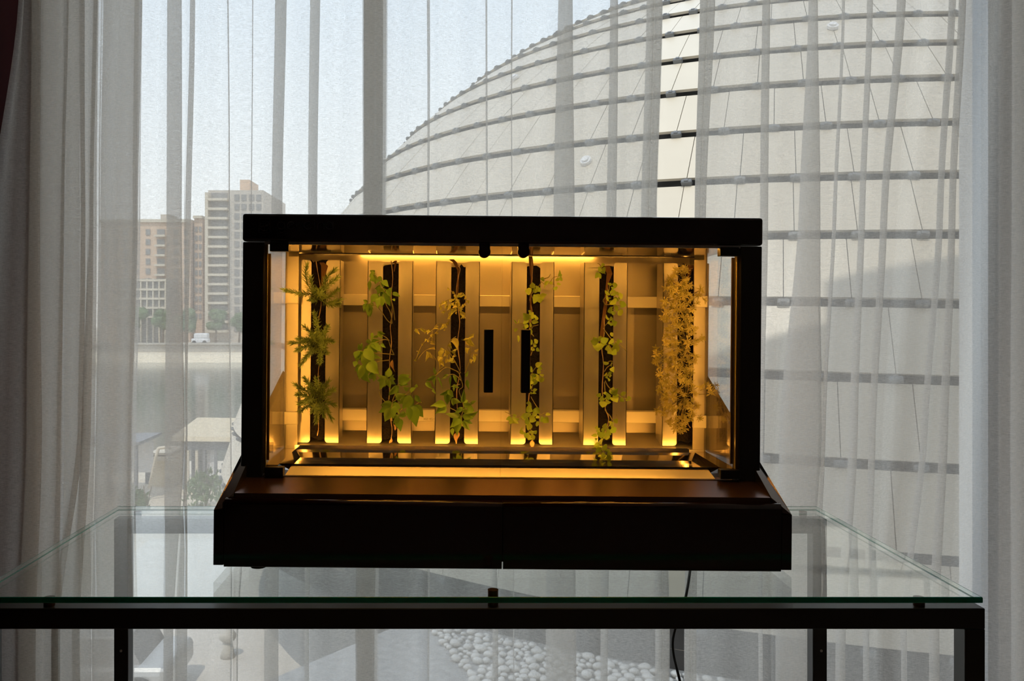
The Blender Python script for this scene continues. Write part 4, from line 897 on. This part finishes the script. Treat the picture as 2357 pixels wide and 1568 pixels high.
for sx in (-.85, .85):
    MB().cyl((t.location.x+sx, 140.3, -5.75), (0,1,0), .34, .25, 14).build('wheel', M['black'], t)
# near bank: sheds, pole and shrubs
Yh = 33.0
h = empty('garden_pavilion', (X2(478,Yh), Yh, -7.0), 'grey garden pavilion with a pale straw roof below the window, near the river', 'shed')
xa, xb = X2(424,Yh), X2(548,Yh)
MB().prism([(xa-.3,Yh-.6,Z2_(1010,Yh)),(xb+.3,Yh-.6,Z2_(1012,Yh)),(xb+.1,Yh+1.6,Z2_(986,Yh)),(xa,Yh+1.6,Z2_(984,Yh))], (0,.12,.16)).build('roof', M['thatch'], h)
MB().box(xa, xb, Yh-.4, Yh-.25, Z2_(1032,Yh), Z2_(1011,Yh)).build('fascia', M['greywood'], h)
MB().box(xa, X2(478,Yh), Yh+.9, Yh+1.0, -7.0, Z2_(1020,Yh)).build('rear_panel', M['greywood'], h)
MB().box(X2(478,Yh), X2(500,Yh), Yh-.1, Yh, -6.4, Z2_(1032,Yh)).build('white_panel', M['white'], h)
for px in (430, 438, 459, 476, 502, 540): MB().box(X2(px,Yh)-.05, X2(px,Yh)+.05, Yh-.38, Yh-.27, -7.0, Z2_(1015,Yh)).build('post', M['slab'] if px in (438,459) else M['greywood'], h)
MB().box(xa, X2(462,Yh), Yh-.5, Yh-.3, -7.0, -6.85).build('step', M['slab'], h)
Yk = 31.5
h = empty('garden_shelter', (X2(290,Yk), Yk, -7.0), 'dark grey flat-roofed shelter at the window edge, left of the leaning pole', 'shed')
MB().prism([(X2(180,Yk),Yk-.5,Z2_(1016,Yk)),(X2(332,Yk),Yk-.5,Z2_(1013,Yk)),(X2(332,Yk),Yk-.5,Z2_(1020,Yk)),(X2(180,Yk),Yk-.5,Z2_(1024,Yk))], (0,2.4,0)).build('roof', M['greywood'], h)
MB().box(X2(180,Yk), X2(316,Yk), Yk+1.6, Yk+1.7, -6.3, Z2_(1034,Yk)).build('rear_panel', M['white'], h)
for px in (200, 260, 321): MB().box(X2(px,Yk)-.06, X2(px,Yk)+.06, Yk-.4, Yk-.28, -7.0, Z2_(1018,Yk)).build('post', M['greywood'], h)
Yl = 34.0
h = empty('kiosk', (X2(362,Yl), Yl, -7.0), 'low cream stone kiosk between the shelter and the pavilion', 'kiosk')
MB().box(X2(346,Yl), X2(392,Yl), Yl, Yl+1.5, -7.0, Z2_(1060,Yl)).build('walls', M['bank'], h)
MB().box(X2(344,Yl), X2(394,Yl), Yl-.15, Yl+1.6, Z2_(1060,Yl), Z2_(1050,Yl)).box(X2(344,Yl), X2(394,Yl), Yl-.1, Yl+1.6, Z2_(1047,Yl), Z2_(1042,Yl)).build('cornice', M['slab'], h)
MB().box(X2(326,Yl), X2(345,Yl), Yl+.4, Yl+.6, -7.0, Z2_(1046,Yl)).build('gate', M['greywood'], h)
tag(MB().tube([P(342,1124,31.5), P(350,1090,31.4), P(358,1055,31.2), P(365,1032,31.0)], [.04,.05,.055,.06], 8).tube([P(365,1032,31.0), P(380,1030,31.0), P(392,1031,31.0)], .055, 8).build('leaning_pole', M['slab'], None, tuple(P(342,1124,31.5))), 'pale leaning pole with a bent top standing on the sand beyond the window', 'pole')
def bush(label, px, py, Y, w, h_, seed):
    r = random.Random(seed); p = P(px, py, Y); p.z = -7.0; mb = MB(); t = empty('bush', p, label, 'bush'); st = MB()
    for i in range(240):
        a = r.uniform(0, 6.28); rr = w*.5*math.sqrt(r.random()); hh = h_*r.random()**.7*(1-.5*rr/(w*.5)); q = p + Vector((rr*math.cos(a), rr*math.sin(a), hh)); d = Vector((r.gauss(0,.6), r.gauss(0,.6), 1)).normalized(); s = d.orthogonal().normalized()*.05; L_ = r.uniform(.15,.32)
        mb.add([q - s*.5, q + d*L_*.5 - s, q + d*L_, q + d*L_*.5 + s], [(0,1,2,3)])
    for i in range(6): st.tube([p, p + Vector((r.uniform(-.3,.3)*w, r.uniform(-.3,.3)*w, h_*.6))], .02, 4)
    st.build('stem', M['bark'], t); tag(mb.build('leaves', M['bushleaf'], t), kind='stuff')
bush('tall wispy green bush in front of the pavilion', 474, 1150, 30.5, 1.3, 1.5, 1)
bush('low green bush at the foot of the shelter post', 308, 1105, 29.5, 0.9, .9, 2)
bush('low green bush nearer the window than the tall wispy one', 452, 1158, 27.5, 1.1, .7, 3)
tag(MB().tube([P(340,1165,28.2), P(344,1140,28.1), P(349,1120,28.0)], .015, 5).tube([P(340,1165,28.2), P(333,1140,28.2), P(331,1118,28.2)], .015, 5).build('bare_sapling', M['bark'], None, tuple(P(340,1165,28.2))), 'bare forked sapling on the sand before the leaning pole', 'sapling')
# terrace below
pq = P(524, 1500, 17.2); pq.z = -6.93
t = empty('bowl_planter', pq, 'round buff bowl on a flared stand on the terrace below the window', 'planter')
MB().sphere(pq + Vector((0,0,.42)), .17, .17, .13, 20, 10).build('bowl', M['clay'], t)
MB().tube([pq, pq + Vector((0,0,.12)), pq + Vector((0,0,.34))], [.15,.12,.09], 16).build('stand', M['clay'], t)
c = P(360, 1530, 15.6); c.z = -6.93
t = empty('parked_car', c, 'silver grey car parked below the window, seen under the table at the left', 'car')
M['carpaint'] = mat('silver_car_paint', (0.50,0.50,0.49), 0.3, metal=0.3, noise_scale=3, noise_amt=0.03)
MB().bbox(c.x-1.9, c.x+.45, c.y-.75, c.y+.85, c.z+.28, c.z+.75, .14, 3).build('body', M['carpaint'], t)
MB().prism([(c.x-1.7,c.y-.6,c.z+.72),(c.x-.05,c.y-.6,c.z+.72),(c.x-.35,c.y-.5,c.z+1.15),(c.x-1.4,c.y-.5,c.z+1.15)], (0,1.25,0)).build('cabin', M['window'], t)
MB().bbox(c.x-1.42, c.x-.33, c.y-.52, c.y+.67, c.z+1.13, c.z+1.2, .03, 1).build('roof', M['carpaint'], t)
for dx in (-1.4, -.05): MB().cyl((c.x+dx, c.y-.8, c.z+.3), (0,1,0), .3, .2, 20).cyl((c.x+dx, c.y-.82, c.z+.3), (0,1,0), .16, .03, 12).build('wheel', M['black'], t)
